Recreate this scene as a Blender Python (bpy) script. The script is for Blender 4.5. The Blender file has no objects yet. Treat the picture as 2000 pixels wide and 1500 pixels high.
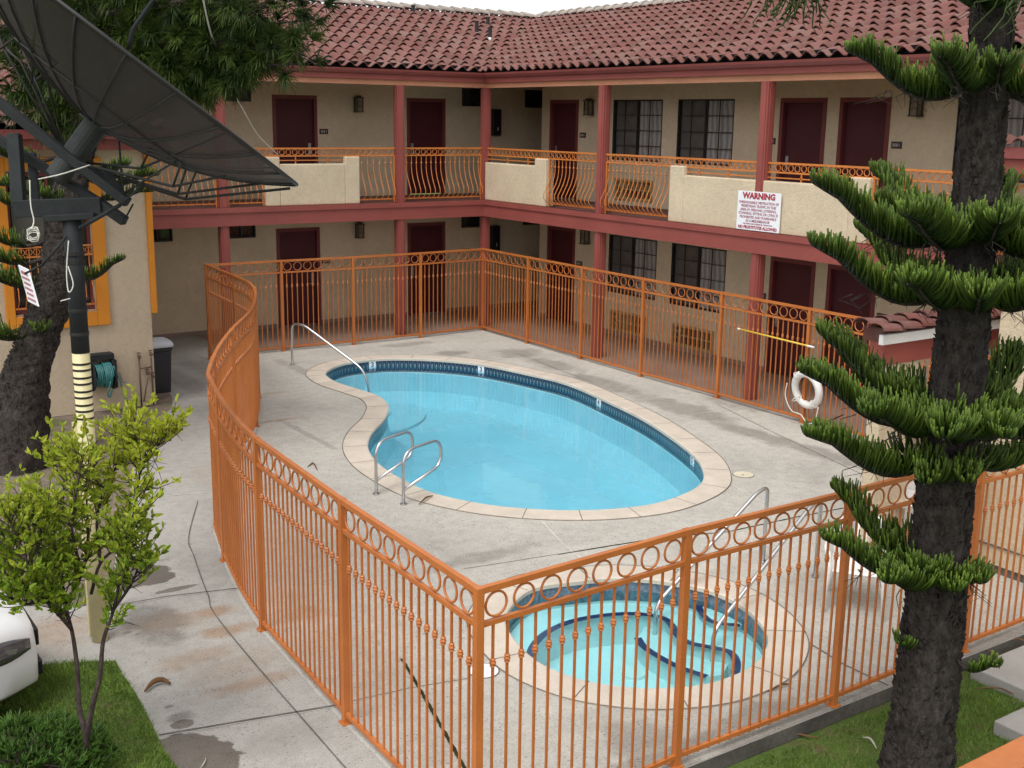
import bpy, bmesh, math, random
from math import sin, cos, pi, radians, sqrt, atan2
from mathutils import Vector, Matrix
from mathutils.geometry import delaunay_2d_cdt
random.seed(7)
S = bpy.context.scene
COL = S.collection
# ------------------------------------------------------------------ camera, sky, sun, exposure
CAM_POS = Vector((14.28095, 21.89389, 4.57243))
CR = Vector((-0.82534, 0.564455, 0.014283)); CU = Vector((-0.112976, -0.18987, 0.975287)); CF = Vector((-0.553218, -0.80333, -0.220478))
FPX = 2288.59                                     # focal length in pixels of the 2000 px wide photograph
cd = bpy.data.cameras.new('camera'); cam = bpy.data.objects.new('camera', cd); COL.objects.link(cam)
cd.sensor_width = 36.0; cd.lens = 36.0 * FPX / 2000.0; cd.clip_start = 0.05; cd.clip_end = 2000
m = Matrix((CR, CU, -CF)).transposed().to_4x4(); m.translation = CAM_POS; cam.matrix_world = m
S.camera = cam
SUN_DIR = Vector((0.42, 0.24, 0.95)).normalized()  # towards the sun (behind the clouds)
W = bpy.data.worlds.new('World'); S.world = W; W.use_nodes = True
nt = W.node_tree; nt.nodes.clear()
sky = nt.nodes.new('ShaderNodeTexSky'); sky.sky_type = 'NISHITA'; sky.sun_disc = False
sky.sun_elevation = math.asin(SUN_DIR.z); sky.sun_rotation = atan2(SUN_DIR.x, SUN_DIR.y)
sky.air_density = 1.0; sky.dust_density = 4.0; sky.ozone_density = 1.0
hsv = nt.nodes.new('ShaderNodeHueSaturation'); hsv.inputs['Saturation'].default_value = 0.10
bg = nt.nodes.new('ShaderNodeBackground'); bg.inputs['Strength'].default_value = 0.15
wo = nt.nodes.new('ShaderNodeOutputWorld')
tc = nt.nodes.new('ShaderNodeTexCoord'); sx = nt.nodes.new('ShaderNodeSeparateXYZ'); nt.links.new(tc.outputs['Generated'], sx.inputs[0])
rp = nt.nodes.new('ShaderNodeValToRGB'); rp.color_ramp.elements[0].position = 0.10; rp.color_ramp.elements[0].color = (1.7, 1.7, 1.72, 1); rp.color_ramp.elements[1].position = 0.45; rp.color_ramp.elements[1].color = (1, 1, 1, 1)
nt.links.new(sx.outputs[2], rp.inputs[0]); ml = nt.nodes.new('ShaderNodeMix'); ml.data_type = 'RGBA'; ml.blend_type = 'MULTIPLY'; ml.inputs[0].default_value = 1.0   # bright overcast: cloud glare low in the sky
nt.links.new(sky.outputs[0], hsv.inputs['Color']); nt.links.new(hsv.outputs[0], ml.inputs[6]); nt.links.new(rp.outputs[0], ml.inputs[7]); nt.links.new(ml.outputs[2], bg.inputs['Color']); nt.links.new(bg.outputs[0], wo.inputs['Surface'])
sl = bpy.data.lights.new('sun', 'SUN'); sl.energy = 0.8; sl.angle = radians(22); sl.color = (1.0, 0.97, 0.92)
so = bpy.data.objects.new('sun', sl); COL.objects.link(so)
so.rotation_euler = SUN_DIR.to_track_quat('Z', 'Y').to_euler()
S.view_settings.view_transform = 'Standard'; S.view_settings.look = 'None'; S.view_settings.gamma = 1.0
S.view_settings.exposure = 0.57
try:
    S.cycles.max_bounces = 8; S.cycles.transparent_max_bounces = 24
except Exception: pass

def gp(px, py, z=0.0):
    "point of the horizontal plane z seen at photograph pixel (px, py)"
    d = CF + CR * ((px - 1000) / FPX) - CU * ((py - 750) / FPX)
    return CAM_POS + d * ((z - CAM_POS.z) / d.z)
def dp(px, py, depth):
    return CAM_POS + (CF + CR * ((px - 1000) / FPX) - CU * ((py - 750) / FPX)) * depth
def depth_of(p): return (Vector(p) - CAM_POS).dot(CF)

# ------------------------------------------------------------------ materials
def lin(c):
    return tuple((x / 12.92 if x <= 0.04045 else ((x + 0.055) / 1.055) ** 2.4) for x in [v / 255 for v in c])
def newmat(name):
    M = bpy.data.materials.new(name); M.use_nodes = True
    n = M.node_tree; n.nodes.clear()
    o = n.nodes.new('ShaderNodeOutputMaterial'); b = n.nodes.new('ShaderNodeBsdfPrincipled')
    n.links.new(b.outputs[0], o.inputs['Surface'])
    return M, n, b, o
def node(n, t, **kw):
    x = n.nodes.new(t)
    for k, v in kw.items(): setattr(x, k, v)
    return x
def noise(n, scale, detail=4, rough=0.55, vec=None):
    x = node(n, 'ShaderNodeTexNoise'); x.inputs['Scale'].default_value = scale; x.inputs['Detail'].default_value = detail; x.inputs['Roughness'].default_value = rough
    if vec is not None: n.links.new(vec, x.inputs['Vector'])
    return x.outputs['Fac']
def ramp(n, fac, stops):
    r = node(n, 'ShaderNodeValToRGB'); e = r.color_ramp.elements
    while len(e) < len(stops): e.new(0.5)
    for i, (p, c) in enumerate(stops):
        e[i].position = p; e[i].color = (*c, 1) if len(c) == 3 else c
    n.links.new(fac, r.inputs[0]); return r.outputs[0]
def mixc(n, fac, a, b, mode='MIX'):
    x = node(n, 'ShaderNodeMix', data_type='RGBA', blend_type=mode)
    for sock, v in ((x.inputs[0], fac), (x.inputs[6], a), (x.inputs[7], b)):
        if isinstance(v, (int, float)): sock.default_value = v
        elif isinstance(v, tuple): sock.default_value = (*v[:3], 1)
        else: n.links.new(v, sock)
    return x.outputs[2]
def math_(n, op, a, b=None, c=None, clamp=False):
    x = node(n, 'ShaderNodeMath', operation=op); x.use_clamp = clamp
    for i, v in enumerate((a, b, c)):
        if v is None: continue
        if isinstance(v, (int, float)): x.inputs[i].default_value = v
        else: n.links.new(v, x.inputs[i])
    return x.outputs[0]
def bump(n, b, h, strength=0.3, dist=0.01):
    x = node(n, 'ShaderNodeBump'); x.inputs['Strength'].default_value = strength; x.inputs['Distance'].default_value = dist
    n.links.new(h, x.inputs['Height']); n.links.new(x.outputs[0], b.inputs['Normal'])
def coords(n): return node(n, 'ShaderNodeTexCoord').outputs['Object']
def simple(name, rgb, rough=0.6, var=0.12, scale=3.0, fine=60, fvar=0.08, bmp=0.0, bscale=80, metal=0.0, spec=0.5, bdist=0.004):
    M, n, b, o = newmat(name); v = coords(n)
    big = noise(n, scale, 5, 0.6, v); sm = noise(n, fine, 3, 0.6, v)
    dark = tuple(x * (1 - var) for x in rgb); lt = tuple(min(1, x * (1 + var)) for x in rgb)
    c = ramp(n, big, [(0.3, dark), (0.7, lt)])
    g = ramp(n, sm, [(0.3, (1 - fvar,) * 3), (0.7, (1.0,) * 3)])
    c = mixc(n, 1.0, c, g, 'MULTIPLY')
    if bmp >= 0.8: c = mixc(n, 1.0, c, ramp(n, noise(n, 11, 6, 0.75, v), [(0.32, (0.90, 0.895, 0.88)), (0.52, (1, 1, 1)), (0.72, (1.04, 1.04, 1.04))]), 'MULTIPLY')
    n.links.new(c, b.inputs['Base Color']); b.inputs['Roughness'].default_value = rough; b.inputs['Metallic'].default_value = metal
    b.inputs['Specular IOR Level'].default_value = spec
    if bmp: bump(n, b, noise(n, bscale, 5, 0.65, v), bmp, bdist)
    return M
MT = {}
MT['stucco'] = simple('cream_stucco', (0.64, 0.525, 0.375), 0.9, 0.08, 1.3, 45, 0.12, 0.9, 34, spec=0.2, bdist=0.014)
MT['stucco2'] = simple('office_stucco', (0.57, 0.465, 0.34), 0.9, 0.09, 1.1, 45, 0.12, 0.9, 34, spec=0.2, bdist=0.014)
MT['soffit'] = simple('soffit_paint', (0.64, 0.53, 0.385), 0.9, 0.05, 2, 40, 0.06, 0.4, 60, spec=0.2)
MT['red'] = simple('red_paint', (0.28, 0.070, 0.058), 0.55, 0.10, 1.5, 30, 0.10, 0.15, 40, spec=0.35)
MT['red2'] = simple('red_gutter_paint', (0.235, 0.062, 0.056), 0.42, 0.10, 1.5, 30, 0.08, 0.1, 30, spec=0.4)
MT['tan'] = simple('salmon_trim_paint', (0.56, 0.25, 0.145), 0.6, 0.12, 1.2, 30, 0.1, 0.1, 40, spec=0.3)
MT['door'] = simple('dark_red_door_paint', (0.075, 0.012, 0.016), 0.5, 0.12, 2, 40, 0.08, 0.1, 40, spec=0.3)
MT['doorframe'] = simple('door_frame_paint', (0.17, 0.040, 0.038), 0.5, 0.10, 2, 40, 0.08, spec=0.3)
def mat_fence():
    M, n, b, o = newmat('orange_metal_paint'); v = coords(n)
    c = ramp(n, noise(n, 2.2, 5, 0.6, v), [(0.3, (0.43, 0.128, 0.028)), (0.7, (0.55, 0.174, 0.040))])
    c = mixc(n, 1.0, c, ramp(n, noise(n, 70, 3, 0.6, v), [(0.3, (0.84, 0.84, 0.84)), (0.7, (1, 1, 1))]), 'MULTIPLY')
    w = ramp(n, noise(n, 21, 7, 0.8, v), [(0.65, (0, 0, 0)), (0.71, (0.70, 0.70, 0.70))]); c = mixc(n, w, c, (0.15, 0.055, 0.025))
    n.links.new(c, b.inputs['Base Color']); b.inputs['Specular IOR Level'].default_value = 0.45
    n.links.new(ramp(n, noise(n, 9, 4, 0.6, v), [(0.3, (0.32,) * 3), (0.7, (0.55,) * 3)]), b.inputs['Roughness']); bump(n, b, noise(n, 120, 4, 0.6, v), 0.15, 0.003); return M
MT['orange'] = mat_fence()
MT['orange2'] = simple('balcony_orange_paint', (0.58, 0.19, 0.042), 0.42, 0.13, 2.2, 70, 0.12, spec=0.45)
MT['ochre'] = simple('ochre_trim_paint', (0.64, 0.235, 0.022), 0.65, 0.08, 1.8, 40, 0.08, 0.3, 50, spec=0.3)
MT['black'] = simple('black_metal', (0.018, 0.017, 0.017), 0.5, 0.2, 3, 50, 0.1, spec=0.4)
MT['frame_black'] = simple('window_bar_paint', (0.014, 0.013, 0.013), 0.45, 0.1, 3, 50, 0.1)
MT['void'] = simple('dark_interior', (0.008, 0.008, 0.009), 0.9, 0.1, 3, 50, 0.1, spec=0.1)
MT['dishmetal'] = simple('weathered_grey_steel', (0.024, 0.027, 0.029), 0.7, 0.25, 5, 60, 0.2, 0.2, 60, metal=0.0, spec=0.25)
MT['hubsteel'] = simple('dull_hub_steel', (0.038, 0.042, 0.042), 0.65, 0.2, 6, 60, 0.2, spec=0.3)
MT['polecream'] = simple('cream_pole_paint', (0.63, 0.56, 0.31), 0.5, 0.10, 4, 60, 0.14, spec=0.4)
MT['chrome'] = simple('brushed_stainless', (0.62, 0.62, 0.63), 0.28, 0.08, 6, 90, 0.06, metal=1.0)
MT['galv'] = simple('dull_steel', (0.38, 0.38, 0.37), 0.45, 0.15, 6, 90, 0.1, metal=0.8)
MT['white'] = simple('white_plastic', (0.78, 0.77, 0.74), 0.45, 0.05, 4, 60, 0.05)
MT['whitemetal'] = simple('white_flashing', (0.66, 0.66, 0.66), 0.5, 0.06, 4, 60, 0.05)
MT['lidgrey'] = simple('pale_grey_lid', (0.55, 0.57, 0.62), 0.45, 0.06, 4, 60, 0.05)
MT['bin'] = simple('black_bin_plastic', (0.020, 0.021, 0.027), 0.4, 0.1, 4, 60, 0.05)
MT['hose'] = simple('teal_hose_rubber', (0.05, 0.21, 0.21), 0.45, 0.2, 8, 60, 0.1)
MT['yellow'] = simple('yellow_pole_paint', (0.72, 0.46, 0.05), 0.45, 0.08, 4, 60, 0.06)
MT['rope'] = simple('white_rope', (0.66, 0.64, 0.58), 0.8, 0.1, 30, 90, 0.2)
MT['brass'] = simple('aged_lantern_metal', (0.050, 0.036, 0.026), 0.5, 0.2, 9, 60, 0.2, metal=0.4)
MT['glass_amber'] = simple('lantern_glass', (0.20, 0.17, 0.12), 0.12, 0.25, 6, 40, 0.1, spec=0.6)
MT['acgrille'] = simple('tan_grille_paint', (0.40, 0.27, 0.13), 0.6, 0.1, 4, 60, 0.1)
MT['corridor'] = simple('brown_tile_floor', (0.27, 0.195, 0.16), 0.55, 0.14, 1.4, 30, 0.12, 0.1, 50, spec=0.3)
MT['redfloor'] = simple('dark_red_deck_coating', (0.13, 0.052, 0.045), 0.6, 0.15, 2, 30, 0.1, spec=0.3)
MT['rust'] = simple('rusty_pipe', (0.17, 0.105, 0.075), 0.75, 0.3, 12, 80, 0.2, metal=0.2)
MT['deadleaf'] = simple('dry_frond', (0.16, 0.085, 0.04), 0.8, 0.25, 14, 80, 0.2, spec=0.2)
MT['paleleaf'] = simple('bleached_frond', (0.42, 0.40, 0.33), 0.8, 0.2, 14, 80, 0.2, spec=0.2)
MT['dirtcrack'] = simple('mossy_crack', (0.035, 0.040, 0.018), 0.95, 0.4, 9, 60, 0.3, spec=0.1)
MT['joint_d'] = simple('dark_joint', (0.15, 0.14, 0.13), 0.95, 0.35, 5, 60, 0.3, spec=0.1)
MT['joint_l'] = simple('pale_joint', (0.62, 0.59, 0.54), 0.9, 0.2, 5, 60, 0.2, spec=0.1)
MT['carwhite'] = simple('white_car_paint', (0.76, 0.77, 0.78), 0.16, 0.02, 2, 30, 0.02, spec=0.6)
MT['carblack'] = simple('black_car_trim', (0.012, 0.012, 0.014), 0.25, 0.1, 4, 50, 0.1)
MT['rubber'] = simple('tyre_rubber', (0.018, 0.018, 0.018), 0.85, 0.1, 8, 50, 0.1)
MT['lens'] = simple('headlight_lens', (0.06, 0.06, 0.065), 0.06, 0.3, 9, 40, 0.1, spec=0.9)
MT['redtext'] = simple('red_sign_ink', (0.36, 0.03, 0.05), 0.6, 0.05, 5, 50, 0.05)
MT['greytext'] = simple('faded_sign_ink', (0.40, 0.16, 0.20), 0.6, 0.1, 5, 50, 0.05)
MT['signwhite'] = simple('white_sign_board', (0.80, 0.81, 0.84), 0.5, 0.03, 3, 40, 0.03)
MT['blueblack'] = simple('navy_digit_ink', (0.03, 0.03, 0.05), 0.4, 0.05, 5, 50, 0.05)
MT['lightink'] = simple('pale_digit_ink', (0.42, 0.38, 0.36), 0.5, 0.05, 5, 50, 0.05)
MT['plaque'] = simple('dark_plaque', (0.035, 0.016, 0.016), 0.4, 0.1, 5, 50, 0.05)
MT['coping'] = simple('cream_coping_stone', (0.56, 0.49, 0.41), 0.8, 0.13, 2.3, 45, 0.12, 0.3, 60, spec=0.25)
MT['lidcream'] = simple('cream_skimmer_lid', (0.60, 0.55, 0.41), 0.6, 0.08, 5, 50, 0.08)
MT['kerb'] = simple('dark_slab_edge', (0.12, 0.108, 0.096), 0.95, 0.35, 2.5, 40, 0.25, 0.5, 40, spec=0.15)  # vertical edge face of the paving, in a darker concrete tone
MT['slab'] = simple('grey_path_slab', (0.33, 0.315, 0.295), 0.9, 0.15, 2.2, 60, 0.15, 0.4, 60, spec=0.2)

def mat_tile():
    M, n, b, o = newmat('weathered_clay_tile'); v = coords(n)
    a = node(n, 'ShaderNodeAttribute', attribute_name='rnd').outputs['Fac']
    c = ramp(n, a, [(0.0, (0.132, 0.050, 0.040)), (0.45, (0.165, 0.063, 0.052)), (0.8, (0.190, 0.078, 0.065)), (1.0, (0.190, 0.100, 0.084))])
    d = noise(n, 9, 6, 0.7, v); g = ramp(n, d, [(0.36, (0.075, 0.060, 0.053)), (0.56, (0.205, 0.165, 0.148))])
    f = ramp(n, noise(n, 3.2, 6, 0.72, v), [(0.42, (0, 0, 0)), (0.72, (0.48, 0.48, 0.48))])
    c = mixc(n, f, c, g)
    n.links.new(c, b.inputs['Base Color']); b.inputs['Roughness'].default_value = 0.75; b.inputs['Specular IOR Level'].default_value = 0.25
    bump(n, b, noise(n, 60, 4, 0.6, v), 0.3, 0.005); return M
MT['tile'] = mat_tile()
MT['ridge'] = simple('grey_ridge_tile', (0.36, 0.315, 0.275), 0.8, 0.2, 4, 50, 0.15, 0.3, 50, spec=0.2)

def stain_field(n, v, spots, hard=2.0):
    "sum of soft irregular blobs at given places (x, y, rx, ry, amount) on the ground"
    sep = node(n, 'ShaderNodeSeparateXYZ'); n.links.new(v, sep.inputs[0])
    w = noise(n, 2.6, 5, 0.65, v); wob = math_(n, 'MULTIPLY', math_(n, 'SUBTRACT', w, 0.5), 1.7)
    tot = None
    for (x, y, rx, ry, am) in spots:
        dx = math_(n, 'DIVIDE', math_(n, 'SUBTRACT', sep.outputs[0], x), rx); dy = math_(n, 'DIVIDE', math_(n, 'SUBTRACT', sep.outputs[1], y), ry)
        d = math_(n, 'SQRT', math_(n, 'ADD', math_(n, 'MULTIPLY', dx, dx), math_(n, 'MULTIPLY', dy, dy)))
        d = math_(n, 'ADD', d, wob)
        k = math_(n, 'MULTIPLY', math_(n, 'MULTIPLY', math_(n, 'SUBTRACT', 1.08, d), hard, clamp=True), am, clamp=True)
        tot = k if tot is None else math_(n, 'MAXIMUM', tot, k)
    return tot
def mat_concrete(name, base, rust, grime, pits=0.5, wet=()):
    M, n, b, o = newmat(name); v = coords(n)
    c = ramp(n, noise(n, 0.55, 6, 0.62, v), [(0.28, tuple(x * 0.80 for x in base)), (0.5, base), (0.74, tuple(min(1, x * 1.12) for x in base))])
    c = mixc(n, 1.0, c, ramp(n, noise(n, 7, 6, 0.7, v), [(0.30, (0.83, 0.82, 0.81)), (0.60, (1, 1, 1))]), 'MULTIPLY')
    c = mixc(n, 1.0, c, ramp(n, noise(n, 75, 3, 0.6, v), [(0.35, (0.78, 0.77, 0.76)), (0.62, (1.05, 1.05, 1.05))]), 'MULTIPLY')
    vo = node(n, 'ShaderNodeTexVoronoi'); vo.inputs['Scale'].default_value = 26; vo.inputs['Randomness'].default_value = 1.0; n.links.new(v, vo.inputs['Vector'])
    pitsel = ramp(n, noise(n, 5, 4, 0.7, v), [(0.40, (0, 0, 0)), (0.62, (1, 1, 1))])
    pm = math_(n, 'MULTIPLY', math_(n, 'LESS_THAN', vo.outputs['Distance'], 0.23), pitsel); pm = math_(n, 'MULTIPLY', pm, pits)
    c = mixc(n, pm, c, tuple(x * 0.36 for x in base))
    if rust:
        r = stain_field(n, v, rust, 1.5); c = mixc(n, r, c, mixc(n, 1.0, c, (0.80, 0.47, 0.25), 'MULTIPLY'))
    if grime:
        r = stain_field(n, v, grime); c = mixc(n, r, c, mixc(n, 1.0, c, (0.30, 0.28, 0.265), 'MULTIPLY'))
    b.inputs['Roughness'].default_value = 0.85
    if wet:
        r = stain_field(n, v, wet, 14); c = mixc(n, r, c, mixc(n, 1.0, c, (0.36, 0.325, 0.30), 'MULTIPLY')); n.links.new(math_(n, 'SUBTRACT', 0.85, math_(n, 'MULTIPLY', r, 0.45)), b.inputs['Roughness'])
    n.links.new(c, b.inputs['Base Color']); b.inputs['Specular IOR Level'].default_value = 0.25
    bump(n, b, noise(n, 70, 5, 0.7, v), 0.35, 0.006); return M
def spot(px, py, rx, ry, a): p = gp(px, py); return (p.x, p.y, rx, ry, a)
MT['walk'] = mat_concrete('grey_walkway_concrete', (0.385, 0.373, 0.345),
    [spot(420, 1195, .26, .16, .62), spot(445, 1232, .30, .15, .60), spot(330, 1215, .45, .3, .35), spot(500, 1332, .5, .14, .45), spot(390, 1285, .5, .22, .35), spot(100, 1240, .5, .45, .38), spot(420, 925, .4, .6, .2), spot(460, 1300, .5, .3, .25), spot(130, 1215, .4, .12, .45)],
    [spot(300, 1215, .30, .62, .50), spot(420, 720, .5, 1.2, .30), spot(360, 745, .3, 1.6, .32), spot(350, 1400, .12, .10, .5), spot(330, 1380, .05, .03, .6), spot(250, 1235, .06, .04, .6), spot(270, 1238, .04, .03, .6), spot(400, 1100, .3, .5, .15), spot(580, 1440, .5, .25, .2)], 0.75,
    [spot(252, 1125, .34, .32, .95), spot(300, 1130, .22, .14, .95), spot(345, 1150, .22, .05, .8), spot(375, 1480, .30, .40, .95), spot(355, 1415, .08, .07, .8)])
MT['deck'] = mat_concrete('warm_deck_concrete', (0.480, 0.457, 0.412),
    [spot(595, 1200, .30, .28, .50), spot(640, 1250, .5, .3, .25), spot(520, 770, .5, .10, .35), spot(540, 822, .5, .06, .5), spot(560, 1170, .25, .3, .3)],
    [spot(800, 672, .7, .22, .42), spot(885, 690, .40, .28, .5), spot(1010, 690, .5, .5, .5), spot(1080, 712, .35, .9, .45), spot(1180, 750, .35, 1.2, .46), spot(1340, 800, .40, 1.3, .50), spot(1480, 850, .28, 1.2, .55), spot(1600, 885, .25, 1.1, .50), spot(1440, 790, .3, .8, .35),
     spot(580, 720, .16, 1.3, .32), spot(603, 850, .07, 1.2, .34), spot(930, 1092, .9, .16, .34), spot(1250, 1440, .30, .32, .42), spot(1480, 1400, .45, .22, .5), spot(1340, 1460, 1.0, .12, .45), spot(1610, 1150, .5, .5, .26), (9.6, 16.27, 1.3, .13, .55), (7.6, 16.27, 1.4, .12, .6), (5.4, 16.27, 1.5, .13, .6), spot(1000, 1180, .4, .1, .3), spot(700, 1300, .5, .6, .14), spot(1200, 1390, .8, .2, .18)], 0.85)

def mat_water(name, tint, rough=0.02, bstr=0.12, bsc=2.2):
    M = bpy.data.materials.new(name); M.use_nodes = True; n = M.node_tree; n.nodes.clear()
    o = n.nodes.new('ShaderNodeOutputMaterial'); t = n.nodes.new('ShaderNodeBsdfTransparent'); g = n.nodes.new('ShaderNodeBsdfGlossy')
    t.inputs[0].default_value = (*tint, 1); g.inputs['Roughness'].default_value = rough; g.inputs['Color'].default_value = (0.9, 0.95, 1, 1)
    v = coords(n); bp = node(n, 'ShaderNodeBump'); bp.inputs['Strength'].default_value = bstr; bp.inputs['Distance'].default_value = 0.03
    n.links.new(noise(n, bsc, 3, 0.5, v), bp.inputs['Height'])
    fr = node(n, 'ShaderNodeFresnel'); fr.inputs['IOR'].default_value = 1.30
    n.links.new(bp.outputs[0], g.inputs['Normal']); n.links.new(bp.outputs[0], fr.inputs['Normal'])
    mx = node(n, 'ShaderNodeMixShader'); n.links.new(fr.outputs[0], mx.inputs[0]); n.links.new(t.outputs[0], mx.inputs[1]); n.links.new(g.outputs[0], mx.inputs[2])
    n.links.new(mx.outputs[0], o.inputs['Surface']); return M
MT['water'] = mat_water('pool_water', (0.50, 0.81, 0.895))
MT['spawater'] = mat_water('spa_water', (0.66, 0.93, 0.955), 0.02, 0.06, 3)
MT['plaster'] = simple('pale_blue_pool_plaster', (0.64, 0.76, 0.79), 0.8, 0.06, 0.9, 6, 0.06, spec=0.2)
MT['spaplaster'] = simple('white_spa_plaster', (0.66, 0.74, 0.74), 0.8, 0.06, 2.5, 30, 0.06, spec=0.2)
def mat_band():
    M, n, b, o = newmat('blue_waterline_tile')
    uv = node(n, 'ShaderNodeTexCoord').outputs['UV']; sep = node(n, 'ShaderNodeSeparateXYZ'); n.links.new(uv, sep.inputs[0])
    fu = math_(n, 'FRACT', sep.outputs[0]); fv = sep.outputs[1]
    d = math_(n, 'ADD', math_(n, 'ABSOLUTE', math_(n, 'SUBTRACT', fu, 0.5)), math_(n, 'MULTIPLY', math_(n, 'ABSOLUTE', math_(n, 'SUBTRACT', fv, 0.5)), 0.9))
    k = math_(n, 'LESS_THAN', d, 0.24); k2 = math_(n, 'LESS_THAN', d, 0.10)
    c = mixc(n, k, (0.022, 0.045, 0.085), (0.20, 0.27, 0.30)); c = mixc(n, k2, c, (0.03, 0.06, 0.11))
    edge = math_(n, 'GREATER_THAN', math_(n, 'ABSOLUTE', math_(n, 'SUBTRACT', fv, 0.5)), 0.40)
    c = mixc(n, edge, c, (0.025, 0.05, 0.09)); g = math_(n, 'LESS_THAN', math_(n, 'ABSOLUTE', math_(n, 'SUBTRACT', fu, 0.04)), 0.035)
    c = mixc(n, g, c, (0.16, 0.2, 0.22))
    n.links.new(c, b.inputs['Base Color']); b.inputs['Roughness'].default_value = 0.25; return M
MT['band'] = mat_band()
MT['spaband'] = simple('speckled_spa_tile', (0.13, 0.17, 0.22), 0.3, 0.6, 22, 60, 0.2)
MT['navy'] = simple('navy_step_tile', (0.012, 0.022, 0.10), 0.35, 0.35, 25, 60, 0.2)
def mat_bark(name, a, b_, sc=14):
    M, n, b, o = newmat(name); v = coords(n)
    mp = node(n, 'ShaderNodeMapping'); mp.inputs['Scale'].default_value = (1, 1, 0.45); n.links.new(v, mp.inputs[0])
    h = noise(n, sc, 8, 0.72, mp.outputs[0])
    c = ramp(n, h, [(0.30, a), (0.55, b_), (0.75, tuple(min(1, x * 1.9) for x in b_))])
    n.links.new(c, b.inputs['Base Color']); b.inputs['Roughness'].default_value = 0.95; b.inputs['Specular IOR Level'].default_value = 0.15
    bump(n, b, h, 1.0, 0.05); return M
MT['bark'] = mat_bark('dark_pine_bark', (0.018, 0.015, 0.013), (0.066, 0.056, 0.050), 24)
MT['bark2'] = mat_bark('grey_twig_bark', (0.035, 0.024, 0.024), (0.095, 0.07, 0.065), 30)
def mat_leaf(name, base, tip, trans=0.25, rough=0.5):
    M, n, b, o = newmat(name)
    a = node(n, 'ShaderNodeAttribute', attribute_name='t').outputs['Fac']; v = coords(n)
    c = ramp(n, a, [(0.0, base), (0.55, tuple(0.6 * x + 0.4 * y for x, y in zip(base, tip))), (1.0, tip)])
    c = mixc(n, 1.0, c, ramp(n, noise(n, 4, 4, 0.6, v), [(0.3, (0.6, 0.62, 0.6)), (0.7, (1.15, 1.1, 1.0))]), 'MULTIPLY')
    c = mixc(n, 1.0, c, ramp(n, noise(n, 120, 2, 0.6, v), [(0.35, (0.62, 0.62, 0.62)), (0.6, (1.1, 1.1, 1.1))]), 'MULTIPLY')
    n.links.new(c, b.inputs['Base Color']); b.inputs['Roughness'].default_value = rough; b.inputs['Specular IOR Level'].default_value = 0.25
    tr = node(n, 'ShaderNodeBsdfTranslucent'); n.links.new(c, tr.inputs[0])
    mx = node(n, 'ShaderNodeMixShader'); mx.inputs[0].default_value = trans
    n.links.new(b.outputs[0], mx.inputs[1]); n.links.new(tr.outputs[0], mx.inputs[2]); n.links.new(mx.outputs[0], o.inputs['Surface']); return M
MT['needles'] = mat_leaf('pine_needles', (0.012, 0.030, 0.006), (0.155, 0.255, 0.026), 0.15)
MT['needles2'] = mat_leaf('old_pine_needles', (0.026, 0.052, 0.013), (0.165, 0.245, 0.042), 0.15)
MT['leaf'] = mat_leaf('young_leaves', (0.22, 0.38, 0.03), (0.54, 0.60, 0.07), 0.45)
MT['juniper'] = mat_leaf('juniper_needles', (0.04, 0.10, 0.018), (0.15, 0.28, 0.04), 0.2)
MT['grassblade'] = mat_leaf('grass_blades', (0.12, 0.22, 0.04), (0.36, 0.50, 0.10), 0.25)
def mat_lawn():
    M, n, b, o = newmat('lawn_soil'); v = coords(n)
    c = ramp(n, noise(n, 5, 7, 0.7, v), [(0.3, (0.11, 0.18, 0.04)), (0.52, (0.15, 0.225, 0.055)), (0.66, (0.21, 0.165, 0.09))])
    c = mixc(n, 1.0, c, ramp(n, noise(n, 90, 3, 0.7, v), [(0.3, (0.5, 0.5, 0.5)), (0.7, (1.2, 1.2, 1.2))]), 'MULTIPLY')
    n.links.new(c, b.inputs['Base Color']); b.inputs['Roughness'].default_value = 0.95; b.inputs['Specular IOR Level'].default_value = 0.1
    bump(n, b, noise(n, 90, 5, 0.7, v), 1.0, 0.03); return M
MT['lawn'] = mat_lawn()
def mat_dirt():
    M, n, b, o = newmat('bare_soil'); v = coords(n)
    c = ramp(n, noise(n, 3.5, 7, 0.7, v), [(0.3, (0.15, 0.115, 0.09)), (0.55, (0.24, 0.19, 0.155)), (0.75, (0.30, 0.25, 0.21))])
    f = ramp(n, noise(n, 1.6, 5, 0.6, v), [(0.50, (0, 0, 0)), (0.66, (0.8, 0.8, 0.8))])
    c = mixc(n, f, c, (0.10, 0.12, 0.045))
    n.links.new(c, b.inputs['Base Color']); b.inputs['Roughness'].default_value = 0.95; b.inputs['Specular IOR Level'].default_value = 0.1
    bump(n, b, noise(n, 40, 6, 0.7, v), 0.8, 0.03); return M
MT['dirt'] = mat_dirt()
def mat_mesh():
    M, n, b, o = newmat('fine_dish_mesh'); b.inputs['Base Color'].default_value = (0.015, 0.0100, 0.0080, 1); b.inputs['Roughness'].default_value = 0.6
    t = node(n, 'ShaderNodeBsdfTransparent'); mx = node(n, 'ShaderNodeMixShader'); mx.inputs[0].default_value = 0.24
    n.links.new(b.outputs[0], mx.inputs[1]); n.links.new(t.outputs[0], mx.inputs[2]); n.links.new(mx.outputs[0], o.inputs['Surface']); return M
MT['mesh'] = mat_mesh()
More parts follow.
